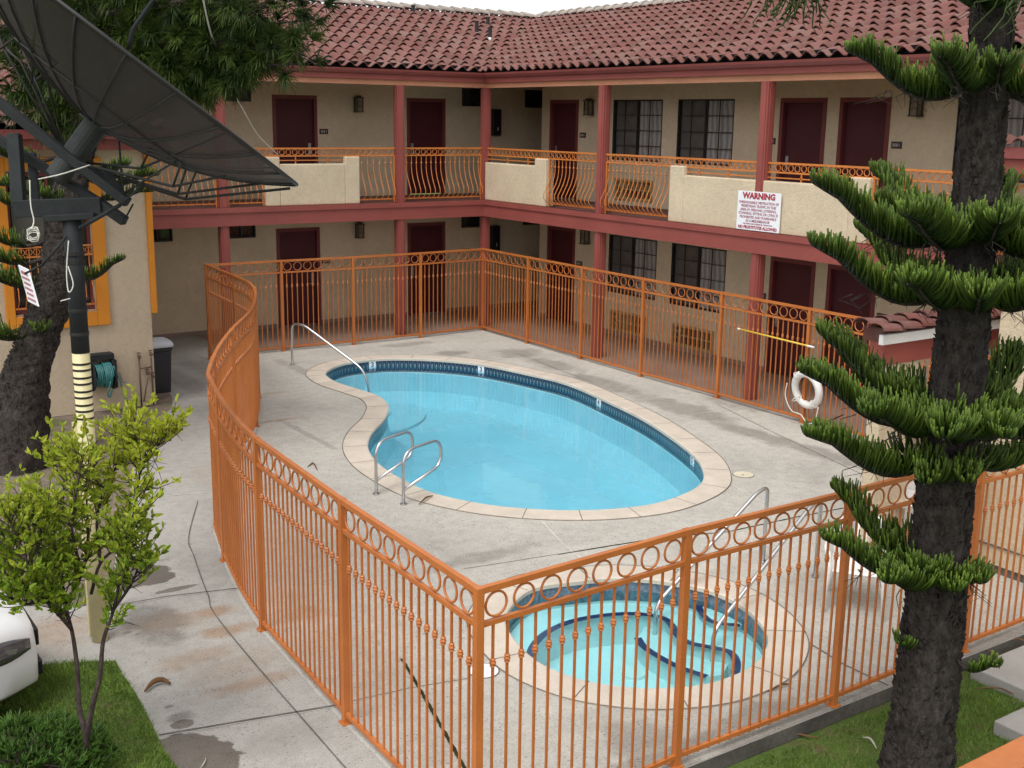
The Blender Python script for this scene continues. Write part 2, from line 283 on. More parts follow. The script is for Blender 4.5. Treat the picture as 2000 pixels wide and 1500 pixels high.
def mat_curtain():
    M, n, b, o = newmat('curtained_glass'); v = coords(n)
    w = node(n, 'ShaderNodeTexWave'); w.inputs['Scale'].default_value = 2.3; w.inputs['Distortion'].default_value = 3.5; w.inputs['Detail'].default_value = 3; n.links.new(v, w.inputs['Vector'])
    c = ramp(n, w.outputs['Fac'], [(0.0, (0.20, 0.195, 0.19)), (1.0, (0.35, 0.335, 0.325))])
    n.links.new(c, b.inputs['Base Color']); b.inputs['Roughness'].default_value = 0.08; b.inputs['Specular IOR Level'].default_value = 0.6; return M
MT['curtain'] = mat_curtain()
MT['darkglass'] = simple('dark_window_glass', (0.020, 0.020, 0.021), 0.06, 0.2, 4, 40, 0.1, spec=0.6)
MT['darkcurtain'] = simple('screened_glass', (0.11, 0.108, 0.102), 0.15, 0.2, 4, 40, 0.1, spec=0.5)

# ------------------------------------------------------------------ mesh helpers
class MB:
    def __init__(s): s.v = []; s.f = []; s.mi = []; s.t = []; s.uv = {}
    def add(s, vs, fs, mi=0, t=None):
        k = len(s.v); s.v += [tuple(p) for p in vs]; s.f += [tuple(i + k for i in f) for f in fs]; s.mi += [mi] * len(fs)
        s.t += (list(t) if t is not None else [0.0] * len(vs)); return k
    def obox(s, c, ax, ay, az, mi=0):
        c = Vector(c); vs = [c + ax * i + ay * j + az * k for k in (-1, 1) for j in (-1, 1) for i in (-1, 1)]
        f = [(0, 2, 3, 1), (4, 5, 7, 6), (0, 1, 5, 4), (2, 6, 7, 3), (0, 4, 6, 2), (1, 3, 7, 5)]
        if ax.cross(ay).dot(az) < 0: f = [q[::-1] for q in f]
        s.add(vs, f, mi)
    def box(s, x0, x1, y0, y1, z0, z1, mi=0):
        s.obox(((x0 + x1) / 2, (y0 + y1) / 2, (z0 + z1) / 2), Vector((abs(x1 - x0) / 2, 0, 0)), Vector((0, abs(y1 - y0) / 2, 0)), Vector((0, 0, abs(z1 - z0) / 2)), mi)
    def bar(s, a, b, w, h, mi=0, up=Vector((0, 0, 1))):
        a = Vector(a); b = Vector(b); d = b - a; L = d.length
        if L < 1e-6: return
        d.normalize(); sd = d.cross(up)
        if sd.length < 1e-4: sd = d.cross(Vector((1, 0, 0)))
        sd.normalize(); u = sd.cross(d); s.obox((a + b) / 2, d * (L / 2), sd * (w / 2), u * (h / 2), mi)
    def tube(s, pts, r, n=8, mi=0, caps=True, closed=False, ts=None):
        pts = [Vector(p) for p in pts]; N = len(pts); rs = r if isinstance(r, (list, tuple)) else [r] * N
        k0 = len(s.v); ref = None
        for i, p in enumerate(pts):
            a = pts[i - 1] if (i > 0 or closed) else p; b = pts[(i + 1) % N] if (i < N - 1 or closed) else p
            d = (b - a); d = d.normalized() if d.length > 1e-9 else Vector((0, 0, 1))
            if ref is None:
                ref = Vector((0, 0, 1)) if abs(d.z) < 0.9 else Vector((1, 0, 0))
            x = ref - d * ref.dot(d)
            if x.length < 1e-4: x = d.orthogonal()
            x.normalize(); ref = x; y = d.cross(x)
            for j in range(n):
                an = 2 * pi * j / n + pi / n; s.v.append(tuple(p + x * (cos(an) * rs[i]) + y * (sin(an) * rs[i]))); s.t.append(ts[i] if ts else 0.0)
        for i in range(N if closed else N - 1):
            for j in range(n):
                a = k0 + i * n + j; b = k0 + i * n + (j + 1) % n; c = k0 + ((i + 1) % N) * n + (j + 1) % n; d = k0 + ((i + 1) % N) * n + j
                s.f.append((a, b, c, d)); s.mi.append(mi)
        if caps and not closed:
            s.f.append(tuple(k0 + j for j in range(n))[::-1]); s.mi.append(mi)
            s.f.append(tuple(k0 + (N - 1) * n + j for j in range(n))); s.mi.append(mi)
    def ring(s, c, ax, ay, R, r, n=16, m=6, mi=0):
        s.tube([Vector(c) + ax * (R * cos(2 * pi * i / n)) + ay * (R * sin(2 * pi * i / n)) for i in range(n)], r, m, mi, closed=True)
    def prism(s, poly, z0, z1, mi=0):
        n = len(poly); ar = sum(poly[i][0] * poly[(i + 1) % n][1] - poly[(i + 1) % n][0] * poly[i][1] for i in range(n))
        if ar < 0: poly = poly[::-1]
        vs = [(x, y, z0) for x, y in poly] + [(x, y, z1) for x, y in poly]
        s.add(vs, [tuple(range(n))[::-1], tuple(range(n, 2 * n))] + [(i, (i + 1) % n, n + (i + 1) % n, n + i) for i in range(n)], mi)
    def build(s, name, mats, parent=None, smooth=False, attr=False, bevel=0.0, local=False):
        org = Vector((0, 0, 0)); q = None if local else parent
        while q is not None: org += q.location; q = q.parent
        me = bpy.data.meshes.new(name); me.from_pydata([(x - org.x, y - org.y, z - org.z) for x, y, z in s.v], [], s.f)
        for mm in (mats if isinstance(mats, (list, tuple)) else [mats]): me.materials.append(MT[mm] if isinstance(mm, str) else mm)
        me.polygons.foreach_set('material_index', s.mi)
        if attr:
            a = me.attributes.new('t', 'FLOAT', 'POINT'); a.data.foreach_set('value', s.t)
        if smooth: me.polygons.foreach_set('use_smooth', [True] * len(me.polygons))
        me.update()
        o = bpy.data.objects.new(name, me); COL.objects.link(o)
        if parent is not None: o.parent = parent
        if bevel:
            b = o.modifiers.new('bevel', 'BEVEL'); b.width = bevel; b.segments = 2; b.limit_method = 'ANGLE'
        return o
def tag(o, label=None, cat=None, group=None, kind=None):
    if label: o['label'] = label
    if cat: o['category'] = cat
    if group: o['group'] = group
    if kind: o['kind'] = kind
    return o
def thing(name, label, cat, loc=(0, 0, 0), group=None):
    o = bpy.data.objects.new(name, None); o.empty_display_size = 0.2; COL.objects.link(o); o.location = loc
    return tag(o, label, cat, group)
def part(name, loc, rotz, parent, data=None):
    "an object with its own local frame under a thing"
    o = bpy.data.objects.new(name, data); COL.objects.link(o); o.parent = parent; o.location = Vector(loc) - parent.location; o.rotation_euler = (0, 0, rotz); return o
def catmull(P, k=8, closed=False):
    P = [Vector(p) for p in P]; n = len(P); out = []
    rng = range(n) if closed else range(n - 1)
    for i in rng:
        p0 = P[(i - 1) % n] if (closed or i > 0) else P[0] * 2 - P[1]; p1 = P[i]; p2 = P[(i + 1) % n]; p3 = P[(i + 2) % n] if (closed or i + 2 < n) else p2 * 2 - p1
        for j in range(k):
            t = j / k; out.append(0.5 * ((2 * p1) + (p2 - p0) * t + (2 * p0 - 5 * p1 + 4 * p2 - p3) * t * t + (3 * p1 - p0 - 3 * p2 + p3) * t ** 3))
    if not closed: out.append(P[-1])
    return out
def offset_loop(L, d):
    n = len(L); ar = sum(L[i].x * L[(i + 1) % n].y - L[(i + 1) % n].x * L[i].y for i in range(n)); sg = 1 if ar > 0 else -1; out = []
    for i in range(n):
        t = (L[(i + 1) % n] - L[i - 1]).normalized(); out.append(Vector((L[i].x + sg * t.y * d, L[i].y - sg * t.x * d)))
    return out
def cdt(outer, holes=(), z=0.0):
    "triangulated flat sheet with holes"
    pts = []; edges = []; faces = [];
    for lp in [outer] + list(holes):
        k = len(pts); pts += [Vector((p[0], p[1])) for p in lp]; edges += [(k + i, k + (i + 1) % len(lp)) for i in range(len(lp))]
    r = delaunay_2d_cdt(pts, edges, faces, 0, 1e-5)
    def inside(p, lp):
        c = False; n = len(lp)
        for i in range(n):
            a = lp[i]; b = lp[i - 1]
            if (a[1] > p[1]) != (b[1] > p[1]) and p[0] < (b[0] - a[0]) * (p[1] - a[1]) / (b[1] - a[1]) + a[0]: c = not c
        return c
    fs = []
    for f in r[2]:
        cx = sum(r[0][i].x for i in f) / len(f); cy = sum(r[0][i].y for i in f) / len(f)
        if inside((cx, cy), outer) and not any(inside((cx, cy), h) for h in holes):
            a, b, c = [r[0][i] for i in f[:3]]
            fs.append(tuple(f) if (b - a).cross(c - a) > 0 else tuple(f)[::-1])
    B = MB(); B.add([(p.x, p.y, z) for p in r[0]], fs); return B
def slab_poly(B, poly, z0, z1, mi=0):
    T = cdt([tuple(p) for p in poly], [], z1); B.add(T.v, T.f, mi); n = len(poly)
    B.add([(p[0], p[1], z0) for p in poly] + [(p[0], p[1], z1) for p in poly], [(i, (i + 1) % n, n + (i + 1) % n, n + i) for i in range(n)], mi)
def ribbon(B, pts, w, z, mi=0, jitter=0.0):
    pts = [Vector((p[0], p[1])) for p in pts]; n = len(pts); vs = []
    for i in range(n):
        t = (pts[min(i + 1, n - 1)] - pts[max(i - 1, 0)]).normalized(); nn = Vector((-t.y, t.x)); ww = w * (1 + random.uniform(-jitter, jitter))
        vs += [(pts[i].x - nn.x * ww / 2, pts[i].y - nn.y * ww / 2, z), (pts[i].x + nn.x * ww / 2, pts[i].y + nn.y * ww / 2, z)]
    B.add(vs, [(2 * i, 2 * i + 2, 2 * i + 3, 2 * i + 1) for i in range(n - 1)], mi)
def gl(pix, k=6, z=0.0):
    P = [gp(x, y, z) for x, y in pix]; out = []
    for a, b in zip(P[:-1], P[1:]):
        out += [a + (b - a) * (i / k) for i in range(k)]
    return out + [P[-1]]
def text_mesh(body, size, bold=0.0, align='CENTER'):
    cu = bpy.data.curves.new('lettering', 'FONT'); cu.body = body; cu.size = size; cu.align_x = align; cu.align_y = 'CENTER'; cu.offset = bold; cu.extrude = 0.002; cu.resolution_u = 2
    o = bpy.data.objects.new('lettering', cu); COL.objects.link(o)
    me = bpy.data.meshes.new_from_object(o.evaluated_get(bpy.context.evaluated_depsgraph_get())); bpy.data.objects.remove(o); return me
# ------------------------------------------------------------------ the ground and the paving
POOL = catmull([gp(x, y) for x, y in [(634, 730), (660, 714), (700, 706), (760, 701), (850, 703), (940, 712), (1030, 730), (1110, 750), (1190, 785), (1260, 820), (1320, 860), (1362, 895), (1377, 925), (1370, 948), (1330, 970), (1270, 988), (1180, 998), (1080, 999), (980, 992), (900, 979), (830, 960), (770, 930), (732, 902), (716, 873), (725, 845), (748, 820), (757, 795), (740, 776), (700, 762), (655, 747)]], 4, True)
POOL = [Vector((p.x, p.y)) for p in POOL]
POOLO = offset_loop(POOL, 0.34)
scx = [gp(x, y) for x, y in [(985, 1225), (995, 1185), (1040, 1150), (1120, 1137), (1200, 1130), (1290, 1135), (1390, 1155), (1460, 1190), (1500, 1235), (1500, 1270), (1470, 1305), (1400, 1335), (1320, 1347), (1230, 1347), (1130, 1330), (1040, 1290)]]
SPA = [Vector((p.x, p.y)) for p in catmull(scx, 5, True)]
SPAO = offset_loop(SPA, 0.34)
EDGE_Y = 16.31
o = cdt([(-90, -60), (60, -60), (60, 90), (-90, 90)], [[(0.8, 0.8), (9.9, 0.8), (9.9, 16.0), (0.8, 16.0)]], -0.13).build('ground', 'lawn'); tag(o, 'grassy ground under and around the motel court', 'ground', kind='structure')
P = cdt([(-9, -9), (16, -9), (16, 21.5), (10.86, 21.5), (10.86, EDGE_Y), (-9, EDGE_Y)], [POOLO, SPAO], 0.0)
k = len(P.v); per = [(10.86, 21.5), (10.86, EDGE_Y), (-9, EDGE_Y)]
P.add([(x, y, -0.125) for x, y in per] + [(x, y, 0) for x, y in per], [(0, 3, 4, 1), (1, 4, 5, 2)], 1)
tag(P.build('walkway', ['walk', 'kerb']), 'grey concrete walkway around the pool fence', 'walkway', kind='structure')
# fence line seen from above
FCURVE = [gp(x, y, 1.814) for x, y in [(400, 515), (425, 525), (462, 540), (488, 553), (499, 572), (490, 605), (455, 640), (425, 680), (407, 725), (411, 740), (430, 775), (460, 815), (500, 855), (668, 975), (935, 1150)]]
FCURVE = [Vector((p.x, p.y)) for p in FCURVE]
fc = [Vector((p.x, p.y)) for p in catmull(FCURVE[:13], 6)] + FCURVE[13:]
deck_out = [(6.56, 0.30)] + [tuple(p) for p in fc] + [(10.70, 16.34), (3.3, 16.34), (0.30, 13.2), (0.30, 0.30)]
# outer seam of the deck slab follows the fence
seam = [Vector((p[0] + o_[0], p[1] + o_[1])) for p, o_ in zip([tuple(p) for p in fc], [(0.02, 0)] * len(fc))]
deck_poly = [(6.58, 0.30)] + [tuple(p) for p in seam] + [(10.68, 16.305), (3.3, 16.30), (0.30, 13.2), (0.30, 0.30)]
tag(cdt(deck_poly, [POOLO, SPAO], 0.004).build('pool_deck', 'deck'), 'warm beige concrete deck around the pool and spa', 'pool deck', kind='structure')
corr = [(-1.90, -0.36), (-1.90, 14.5), (0.28, 14.5), (0.28, 0.28), (5.95, 0.28), (5.95, -2.06), (-6, -2.06), (-6, -0.36)]
tag(cdt(corr, [], 0.005).build('corridor_floor', 'corridor'), 'brown tiled floor of the covered ground floor corridor', 'floor', kind='structure')
bed = [(8.75, 3.56)] + [tuple(gp(x, y).xy) for x, y in [(320, 785), (300, 820), (290, 850), (262, 900), (255, 970), (228, 1080), (212, 1186), (0, 1186)]] + [(16, 11.4), (16, 3.56)]
bed = [(7.95, 1.9), (8.10, 3.0)] + bed[1:] + [(8.62, 3.56), (8.62, 1.9)]
bed = [(8.62, 1.9), (7.98, 1.9), (8.22, 3.2)] + [tuple(gp(x, y).xy) for x, y in [(336, 795), (300, 830), (285, 860), (262, 905), (252, 970), (226, 1080), (210, 1184), (0, 1184)]] + [(16, 11.6), (16, 3.57), (8.62, 3.57)]
tag(cdt(bed, [], 0.006).build('planting_bed', 'dirt'), 'bare earth planting bed beside the office wall', 'earth', kind='structure')
lawn = [tuple(gp(x, y).xy) for x, y in [(75, 1302), (160, 1294), (226, 1292), (240, 1320), (262, 1350), (285, 1392), (303, 1430), (318, 1465), (345, 1500), (375, 1560)]] + [(12.1, 16.2), (16, 16.2), (16, 11.5)]
tag(cdt(lawn, [], 0.008).build('lawn', 'lawn'), 'small green lawn left of the walkway', 'lawn', kind='structure')
# joints, seams and cracks cut into the paving
B = MB()
for pix, w, mi in [([(500, 805), (560, 803), (705, 792)], .016, 1), ([(640, 934), (690, 928)], .015, 1), ([(290, 972), (405, 962)], .016, 1), ([(232, 1182), (330, 1165), (470, 1149)], .022, 0), ([(232, 1184), (330, 1167), (470, 1151)], .010, 1),
                   ([(508, 1140), (690, 1128), (890, 1112)], .012, 1), ([(260, 1098), (330, 1094)], .012, 0), ([(310, 1437), (480, 1408), (660, 1378)], .035, 0), ([(312, 1440), (480, 1411), (660, 1381)], .010, 1), ([(690, 1370), (800, 1345), (915, 1326)], .014, 0),
                   ([(945, 672), (1030, 704), (1095, 728)], .014, 1), ([(1310, 815), (1380, 806), (1452, 796)], .016, 1), ([(1478, 932), (1700, 954)], .016, 1), ([(1425, 945), (1480, 975), (1530, 1000)], .016, 1),
                   ([(1058, 1018), (1095, 1058), (1140, 1096)], .018, 1), ([(800, 660), (900, 655)], .010, 0), ([(1010, 690), (1090, 722), (1160, 748)], .022, 0), ([(1400, 790), (1520, 850), (1690, 930)], .022, 0), ([(1560, 1245), (1650, 1300), (1735, 1340)], .026, 0), ([(1562, 1243), (1652, 1298), (1737, 1338)], .010, 1),
                   ([(905, 1112), (1010, 1096), (1090, 1083)], .012, 0)]:
    ribbon(B, gl(pix, 8), w * .62, 0.0075, mi, 0.25)
off = [p + Vector((0.30 if i < len(fc) - 16 else 0.30, 0)) for i, p in enumerate(fc)]
ribbon(B, catmull([Vector((p.x, p.y, 0)) for p in ([q for q in off if q.y > 8.6][::7] + [off[-1]])], 8), .012, 0.0075, 0, 0.2)
tag(B.build('paving_joint', ['joint_d', 'joint_l']), 'thin pale and dark joints between the concrete slabs', 'joint', kind='structure')
B = MB(); ribbon(B, gl([(785, 1288), (830, 1365), (870, 1435), (912, 1510)], 24), .030, 0.009, 0, 0.22); ribbon(B, gl([(1090, 1084), (1200, 1066), (1300, 1050), (1420, 1040), (1560, 1010), (1690, 985)], 12), .018, 0.009, 0, 0.3)
tag(B.build('mossy_crack', 'dirtcrack'), 'dark mossy cracks in the deck beside the spa', 'crack', kind='structure')

# ------------------------------------------------------------------ swimming pool
def loop_wall(B, L, z0, z1, mi=0, flip=False):
    n = len(L); B.add([(p.x, p.y, z0) for p in L] + [(p.x, p.y, z1) for p in L], [((i, (i + 1) % n, n + (i + 1) % n, n + i) if not flip else (i, n + i, n + (i + 1) % n, (i + 1) % n)) for i in range(n)], mi)
def coping(name, inner, outer, parent, joint=0.62):
    B = MB(); n = len(inner)
    lip = offset_loop(inner, -0.02)
    rows = [(outer, 0.0), (outer, 0.012), (inner, 0.020), (lip, 0.008), (lip, -0.03), (inner, -0.035)]
    vs = []
    for L, z in rows: vs += [(p.x, p.y, z) for p in L]
    fs = [(r * n + i, r * n + (i + 1) % n, (r + 1) * n + (i + 1) % n, (r + 1) * n + i) for r in range(len(rows) - 1) for i in range(n)]
    B.add(vs, fs); c = B.build(name, 'coping', parent)
    J = MB(); acc = 0; nxt = 0.2
    for i in range(n):
        seg = (inner[(i + 1) % n] - inner[i]).length; acc += seg
        if acc > nxt:
            ribbon(J, [lip[i] + (outer[i] - lip[i]) * 0.03, outer[i]], .010, 0.0225); nxt = acc + joint * random.uniform(0.9, 1.1)
            k = len(J.v); J.v[k - 4:k] = [(x, y, 0.0215 if q < 2 else 0.0145) for q, (x, y, z) in enumerate(J.v[k - 4:k])]
    ribbon(J, outer + [outer[0]], .011, 0.0155)
    J.build('coping_joint', 'joint_d', c); return c
def tile_band(name, L, z0, z1, m, parent, pitch=0.085):
    n = len(L); me = bpy.data.meshes.new(name); acc = [0.0]
    for i in range(n): acc.append(acc[-1] + (L[(i + 1) % n] - L[i]).length)
    vs = [(p.x, p.y, z0) for p in L] + [(p.x, p.y, z1) for p in L]; fs = [(i, n + i, n + (i + 1) % n, (i + 1) % n) for i in range(n)]
    org = parent.location; me.from_pydata([(x - org.x, y - org.y, z) for x, y, z in vs], [], fs); uv = me.uv_layers.new(name='UVMap')
    for i in range(n):
        for k, c in enumerate([(acc[i], 0), (acc[i], 1), (acc[i + 1], 1), (acc[i + 1], 0)]): uv.data[i * 4 + k].uv = (c[0] / pitch, c[1])
    me.materials.append(MT[m]); o = bpy.data.objects.new(name, me); COL.objects.link(o); o.parent = parent; return o
pool = thing('swimming_pool', 'kidney shaped swimming pool with cream coping and blue tile band', 'pool', (4.6, 7.0, 0))
WZ = -0.130
coping('coping', POOL, POOLO, pool)
tile_band('waterline_tile', POOL, -0.26, -0.02, 'band', pool)
B = MB(); L1 = offset_loop(POOL, 0.006); L2 = offset_loop(POOL, -0.10); L3 = offset_loop(POOL, -0.42)
loop_wall(B, L1, -0.26, -0.03, flip=True); n = len(POOL)
for La, za, Lb, zb in ((POOL, -0.26, L2, -0.62), (L2, -0.62, L3, -0.85)):
    B.add([(p.x, p.y, za) for p in La] + [(p.x, p.y, zb) for p in Lb], [(i, n + i, n + (i + 1) % n, (i + 1) % n) for i in range(n)])
F = cdt(L3, [], -0.85); B.add(F.v, F.f)
B.build('basin', 'plaster', pool, smooth=False)
B = MB()
for r_, z in ((1.8, -0.80), (1.15, -0.755)):   # entry steps fanning out from the shallow corner
    c = gp(640, 725); pl = [(c.x, c.y)]
    ang0 = atan2(gp(752, 735).y - c.y, gp(752, 735).x - c.x)
    prev = [p for p in L2]
    arc = [(c.x + r_ * cos(ang0 + a * 0.09), c.y + r_ * 1.0 * sin(ang0 + a * 0.09)) for a in range(-22, 23)]
    def inpool(p):
        cc = False; m_ = len(POOL)
        for i in range(m_):
            a, b = L2[i], L2[i - 1]
            if (a.y > p[1]) != (b.y > p[1]) and p[0] < (b.x - a.x) * (p[1] - a.y) / (b.y - a.y) + a.x: cc = not cc
        return cc
    arc = [p for p in arc if inpool(p)]
    near = [tuple(p) for p in L2 if (p - Vector(c.xy)).length < r_ * 0.985]
    pts = arc + near; cx = sum(p[0] for p in pts) / len(pts); cy = sum(p[1] for p in pts) / len(pts)
    pts.sort(key=lambda p: atan2(p[1] - cy, p[0] - cx)); B.prism(pts, -0.84, z)
B.build('entry_step', 'plaster', pool)
tag(cdt(offset_loop(POOL, 0.004), [], WZ).build('pool_water', 'water'), 'still light blue water of the kidney pool', 'water', kind='structure')
def depth_marker(px, py, digit):
    p = gp(px, py); i = min(range(len(POOL)), key=lambda k: (POOL[k] - p.xy).length); q = POOL[i]; t = (POOL[(i + 1) % n] - POOL[i - 1]).normalized()
    inn = offset_loop(POOL, -0.012)[i] - q; inn.normalize(); zc = -0.095
    if Vector((-t.y, t.x)).dot(inn) < 0: t = -t
    B = MB(); c = Vector((q.x + inn.x * 0.006, q.y + inn.y * 0.006, zc)); B.obox(c, Vector((t.x, t.y, 0)) * 0.07, Vector((inn.x, inn.y, 0)) * 0.005, Vector((0, 0, 0.072)))
    o = B.build('depth_tile', 'signwhite', pool); me = text_mesh(digit, 0.13, 0.002); me.materials.append(MT['blueblack'])
    d = bpy.data.objects.new('depth_digit', me); COL.objects.link(d); d.parent = o
    yy = Vector((0, 0, 1)); zz = Vector((inn.x, inn.y, 0)).normalized(); xx = yy.cross(zz)
    M_ = Matrix((xx, yy, zz)).transposed().to_4x4(); M_.translation = c + zz * 0.0065 - pool.location; d.matrix_local = M_
for a in ((722, 703, '3'), (937, 713, '3'), (1174, 777, '4'), (1352, 886, '5')): depth_marker(*a)

# ------------------------------------------------------------------ spa
spa = thing('hot_tub', 'round sunken spa with navy striped benches in front of the pool', 'hot tub', (7.5, 14.1, 0))
coping('coping', SPA, SPAO, spa, 0.75)
tile_band('waterline_tile', SPA, -0.24, -0.02, 'spaband', spa, 0.2)
n2 = len(SPA); BZ = -0.25
B = MB(); loop_wall(B, offset_loop(SPA, 0.006), -0.26, -0.03, flip=True)
L2 = offset_loop(SPA, -0.03)
B.add([(p.x, p.y, -0.24) for p in SPA] + [(p.x, p.y, -0.58) for p in L2], [(i, n2 + i, n2 + (i + 1) % n2, (i + 1) % n2) for i in range(n2)])
F = cdt(L2, [], -0.58); B.add(F.v, F.f); B.build('basin', 'spaplaster', spa)
def spx(pix): return [Vector(gp(x, y, BZ).xy) for x, y in pix]
arc1 = catmull(spx([(1040, 1297), (1038, 1270), (1062, 1240), (1105, 1218), (1160, 1205), (1230, 1199), (1290, 1206), (1312, 1222), (1325, 1243), (1350, 1257), (1395, 1266), (1425, 1274), (1438, 1292), (1436, 1318)]), 5)
arc2 = catmull(spx([(1245, 1246), (1258, 1264), (1290, 1285), (1330, 1305), (1380, 1322)]), 6)
arc3 = catmull(spx([(1364, 1182), (1372, 1200), (1395, 1216), (1445, 1222)]), 6)
def nearest(p): return min(range(n2), key=lambda i: (L2[i] - Vector(p[:2])).length)
a2 = [Vector(p[:2]) for p in arc1]; ia, ib = nearest(a2[0]), nearest(a2[-1])
seq = []; i = ib
step = 1
cand = []
for st in (1, -1):
    q = []; i = ib
    while i != ia: q.append(L2[i]); i = (i + st) % n2
    cand.append(q)
def far(q): return min((p - CAM_POS.xy).length for p in q) if q else 0
bench = a2 + max(cand, key=far)
B = MB(); slab_poly(B, bench, -0.59, BZ); B.build('bench', 'spaplaster', spa)
B = MB()
def spz(pix, z): return [Vector(gp(x, y, z).xy) for x, y in pix]
stp = [Vector(p[:2]) for p in catmull([Vector((p.x, p.y, 0)) for p in spz([(1245, 1246), (1258, 1264), (1290, 1285), (1330, 1305), (1380, 1322)], -.38)], 6)]
slab_poly(B, stp + spz([(1412, 1318), (1425, 1290), (1390, 1268), (1345, 1258), (1318, 1240), (1300, 1212), (1270, 1208)], -.38), -0.59, -0.38)
stp3 = [Vector(p[:2]) for p in catmull([Vector((p.x, p.y, 0)) for p in spz([(1364, 1182), (1372, 1200), (1395, 1216), (1445, 1222)], -.19)], 6)]
slab_poly(B, stp3 + spz([(1468, 1212), (1440, 1190), (1405, 1172)], -.19), -0.5, -0.19)
B.build('step', 'spaplaster', spa)
B = MB(); ribbon(B, a2, .080, BZ + 0.004); ribbon(B, stp, .080, -0.376); ribbon(B, stp3, .07, -0.186); B.build('tile_stripe', 'navy', spa)
B = MB(); c = gp(1237, 1318, -0.58); B.tube([c, c + Vector((0, 0, 0.03))], 0.12, 20); B.build('drain_cover', 'white', spa)
tag(cdt(offset_loop(SPA, 0.004), [], -0.135).build('spa_water', 'spawater'), 'clear turquoise water of the round spa', 'water', kind='structure')
# ------------------------------------------------------------------ motel building (two wings meeting at a corner)
WA, WB = -2.05, -1.88
F2 = 2.83
motel = thing('motel_building', 'two storey cream motel with red tiled roof and red balcony beams', 'building')
def wall_sheet(B, u0, u1, z0, z1, holes, fn, depth=0.12):
    "front of a wall with real openings; fn(u, z, d) gives the world point, d metres behind the face"
    us = sorted({u0, u1, *[h[0] for h in holes], *[h[1] for h in holes]}); zs = sorted({z0, z1, *[h[2] for h in holes], *[h[3] for h in holes]})
    us = [u for u in us if u0 <= u <= u1]; zs = [z for z in zs if z0 <= z <= z1]
    for i in range(len(us) - 1):
        for j in range(len(zs) - 1):
            cu, cz = (us[i] + us[i + 1]) / 2, (zs[j] + zs[j + 1]) / 2
            if any(h[0] < cu < h[1] and h[2] < cz < h[3] for h in holes): continue
            B.add([fn(us[i], zs[j], 0), fn(us[i + 1], zs[j], 0), fn(us[i + 1], zs[j + 1], 0), fn(us[i], zs[j + 1], 0)], [(0, 1, 2, 3)])
    for a, b, c, d in holes:
        q = [(a, c), (b, c), (b, d), (a, d)]
        for k in range(4):
            p, r = q[k], q[(k + 1) % 4]; B.add([fn(*p, 0), fn(*r, 0), fn(*r, depth), fn(*p, depth)], [(0, 1, 2, 3)])
fA = lambda u, z, d: (u, WA - d, z)
fB = lambda u, z, d: (WB - d, u, z)
doorsA = [(3.04, 4.07, 'R'), (-0.21, 0.81, 'L')]; ventsA = [(4.53, 5.17), (6.34, 6.97), (-1.29, -0.67), (-3.12, -2.46)]
doorsB = [(-0.19, 0.86, 'L'), (6.80, 7.86, 'L'), (8.15, 9.20, 'R'), (15.3, 16.3, 'L')]; winsB = [(2.07, 3.63), (4.09, 5.64), (10.45, 11.95), (12.45, 13.95)]
acB = [(2.21, 3.42), (4.21, 5.42), (10.5, 11.7), (12.6, 13.8)]
hA = []; hB = []
for z in (0, F2):
    hA += [(a, b, z, z + 2.17) for a, b, _ in doorsA] + [(a, b, z + 2.01, z + 2.31) if z == 0 else (a, b, z + 2.02, z + 2.44) for a, b in ventsA]
    hB += [(a, b, z, z + 2.17) for a, b, _ in doorsB] + [(a, b, z + 0.93, z + 2.17) for a, b in winsB] + [(a, b, z + 0.11, z + 0.55) for a, b in acB]
B = MB(); wall_sheet(B, -6.0, 14.0, 0, 5.30, hA, fA); wall_sheet(B, -0.37, 18.0, 0, 5.30, hB, fB)
B.box(-6, WB - 0.001, -0.52, -0.37, 0, 5.30); B.box(-6.15, -6, WA, -0.37, 0, 5.3)
B.build('wall', 'stucco', motel)
# skirting strip and baseboard
B = MB()
def skirt(lst, fn, u0, u1, z):
    e = sorted([(a, b) for a, b, *_ in lst]); u = u0
    for a, b in e + [(u1, u1)]:
        if a > u: 
            p = [fn(u, z, 0.0), fn(a, z, 0.0), fn(a, z + 0.09, -0.012), fn(u, z + 0.09, -0.012)]; q = [fn(u, z, -0.012), fn(a, z, -0.012), fn(a, z + 0.09, -0.012), fn(u, z + 0.09, -0.012)]
            B.add(q + [fn(u, z + 0.09, 0), fn(a, z + 0.09, 0)], [(0, 1, 2, 3), (3, 2, 5, 4)])
        u = b
skirt(doorsA, fA, -6, 6.9, 0.006); skirt(doorsB, fB, -0.37, 14.5, 0.006)
B.build('skirting', 'corridor', motel)
# balcony slab, beams, soffits
B = MB()
B.box(-6, 14, WA, 0.06, 2.50, 2.80); B.box(WB, 0.06, 0.06, 18, 2.50, 2.80); B.build('balcony_slab', 'soffit', motel)
B = MB(); B.add([(-6, WA, 2.831), (14, WA, 2.831), (14, 0.05, 2.831), (-6, 0.05, 2.831)], [(0, 1, 2, 3)]); B.add([(WB, 0.052, 2.831), (0.05, 0.052, 2.831), (0.05, 18, 2.831), (WB, 18, 2.831)], [(0, 1, 2, 3)]); B.build('balcony_floor', 'redfloor', motel)
B = MB()
B.box(0.062, 14, 0.062, 0.12, 2.48, 2.825); B.box(0.062, 0.12, 0.121, 18, 2.48, 2.825)
B.box(0.121, 14, 0.121, 0.145, 2.735, 2.835); B.box(0.121, 0.145, 0.146, 18, 2.735, 2.835)
B.build('balcony_beam', 'red', motel)
B = MB(); B.box(-6, 14, WA, 0.0, 5.30, 5.36); B.box(WB, 0.0, 0.001, 18, 5.30, 5.36); B.build('ceiling', 'soffit', motel)
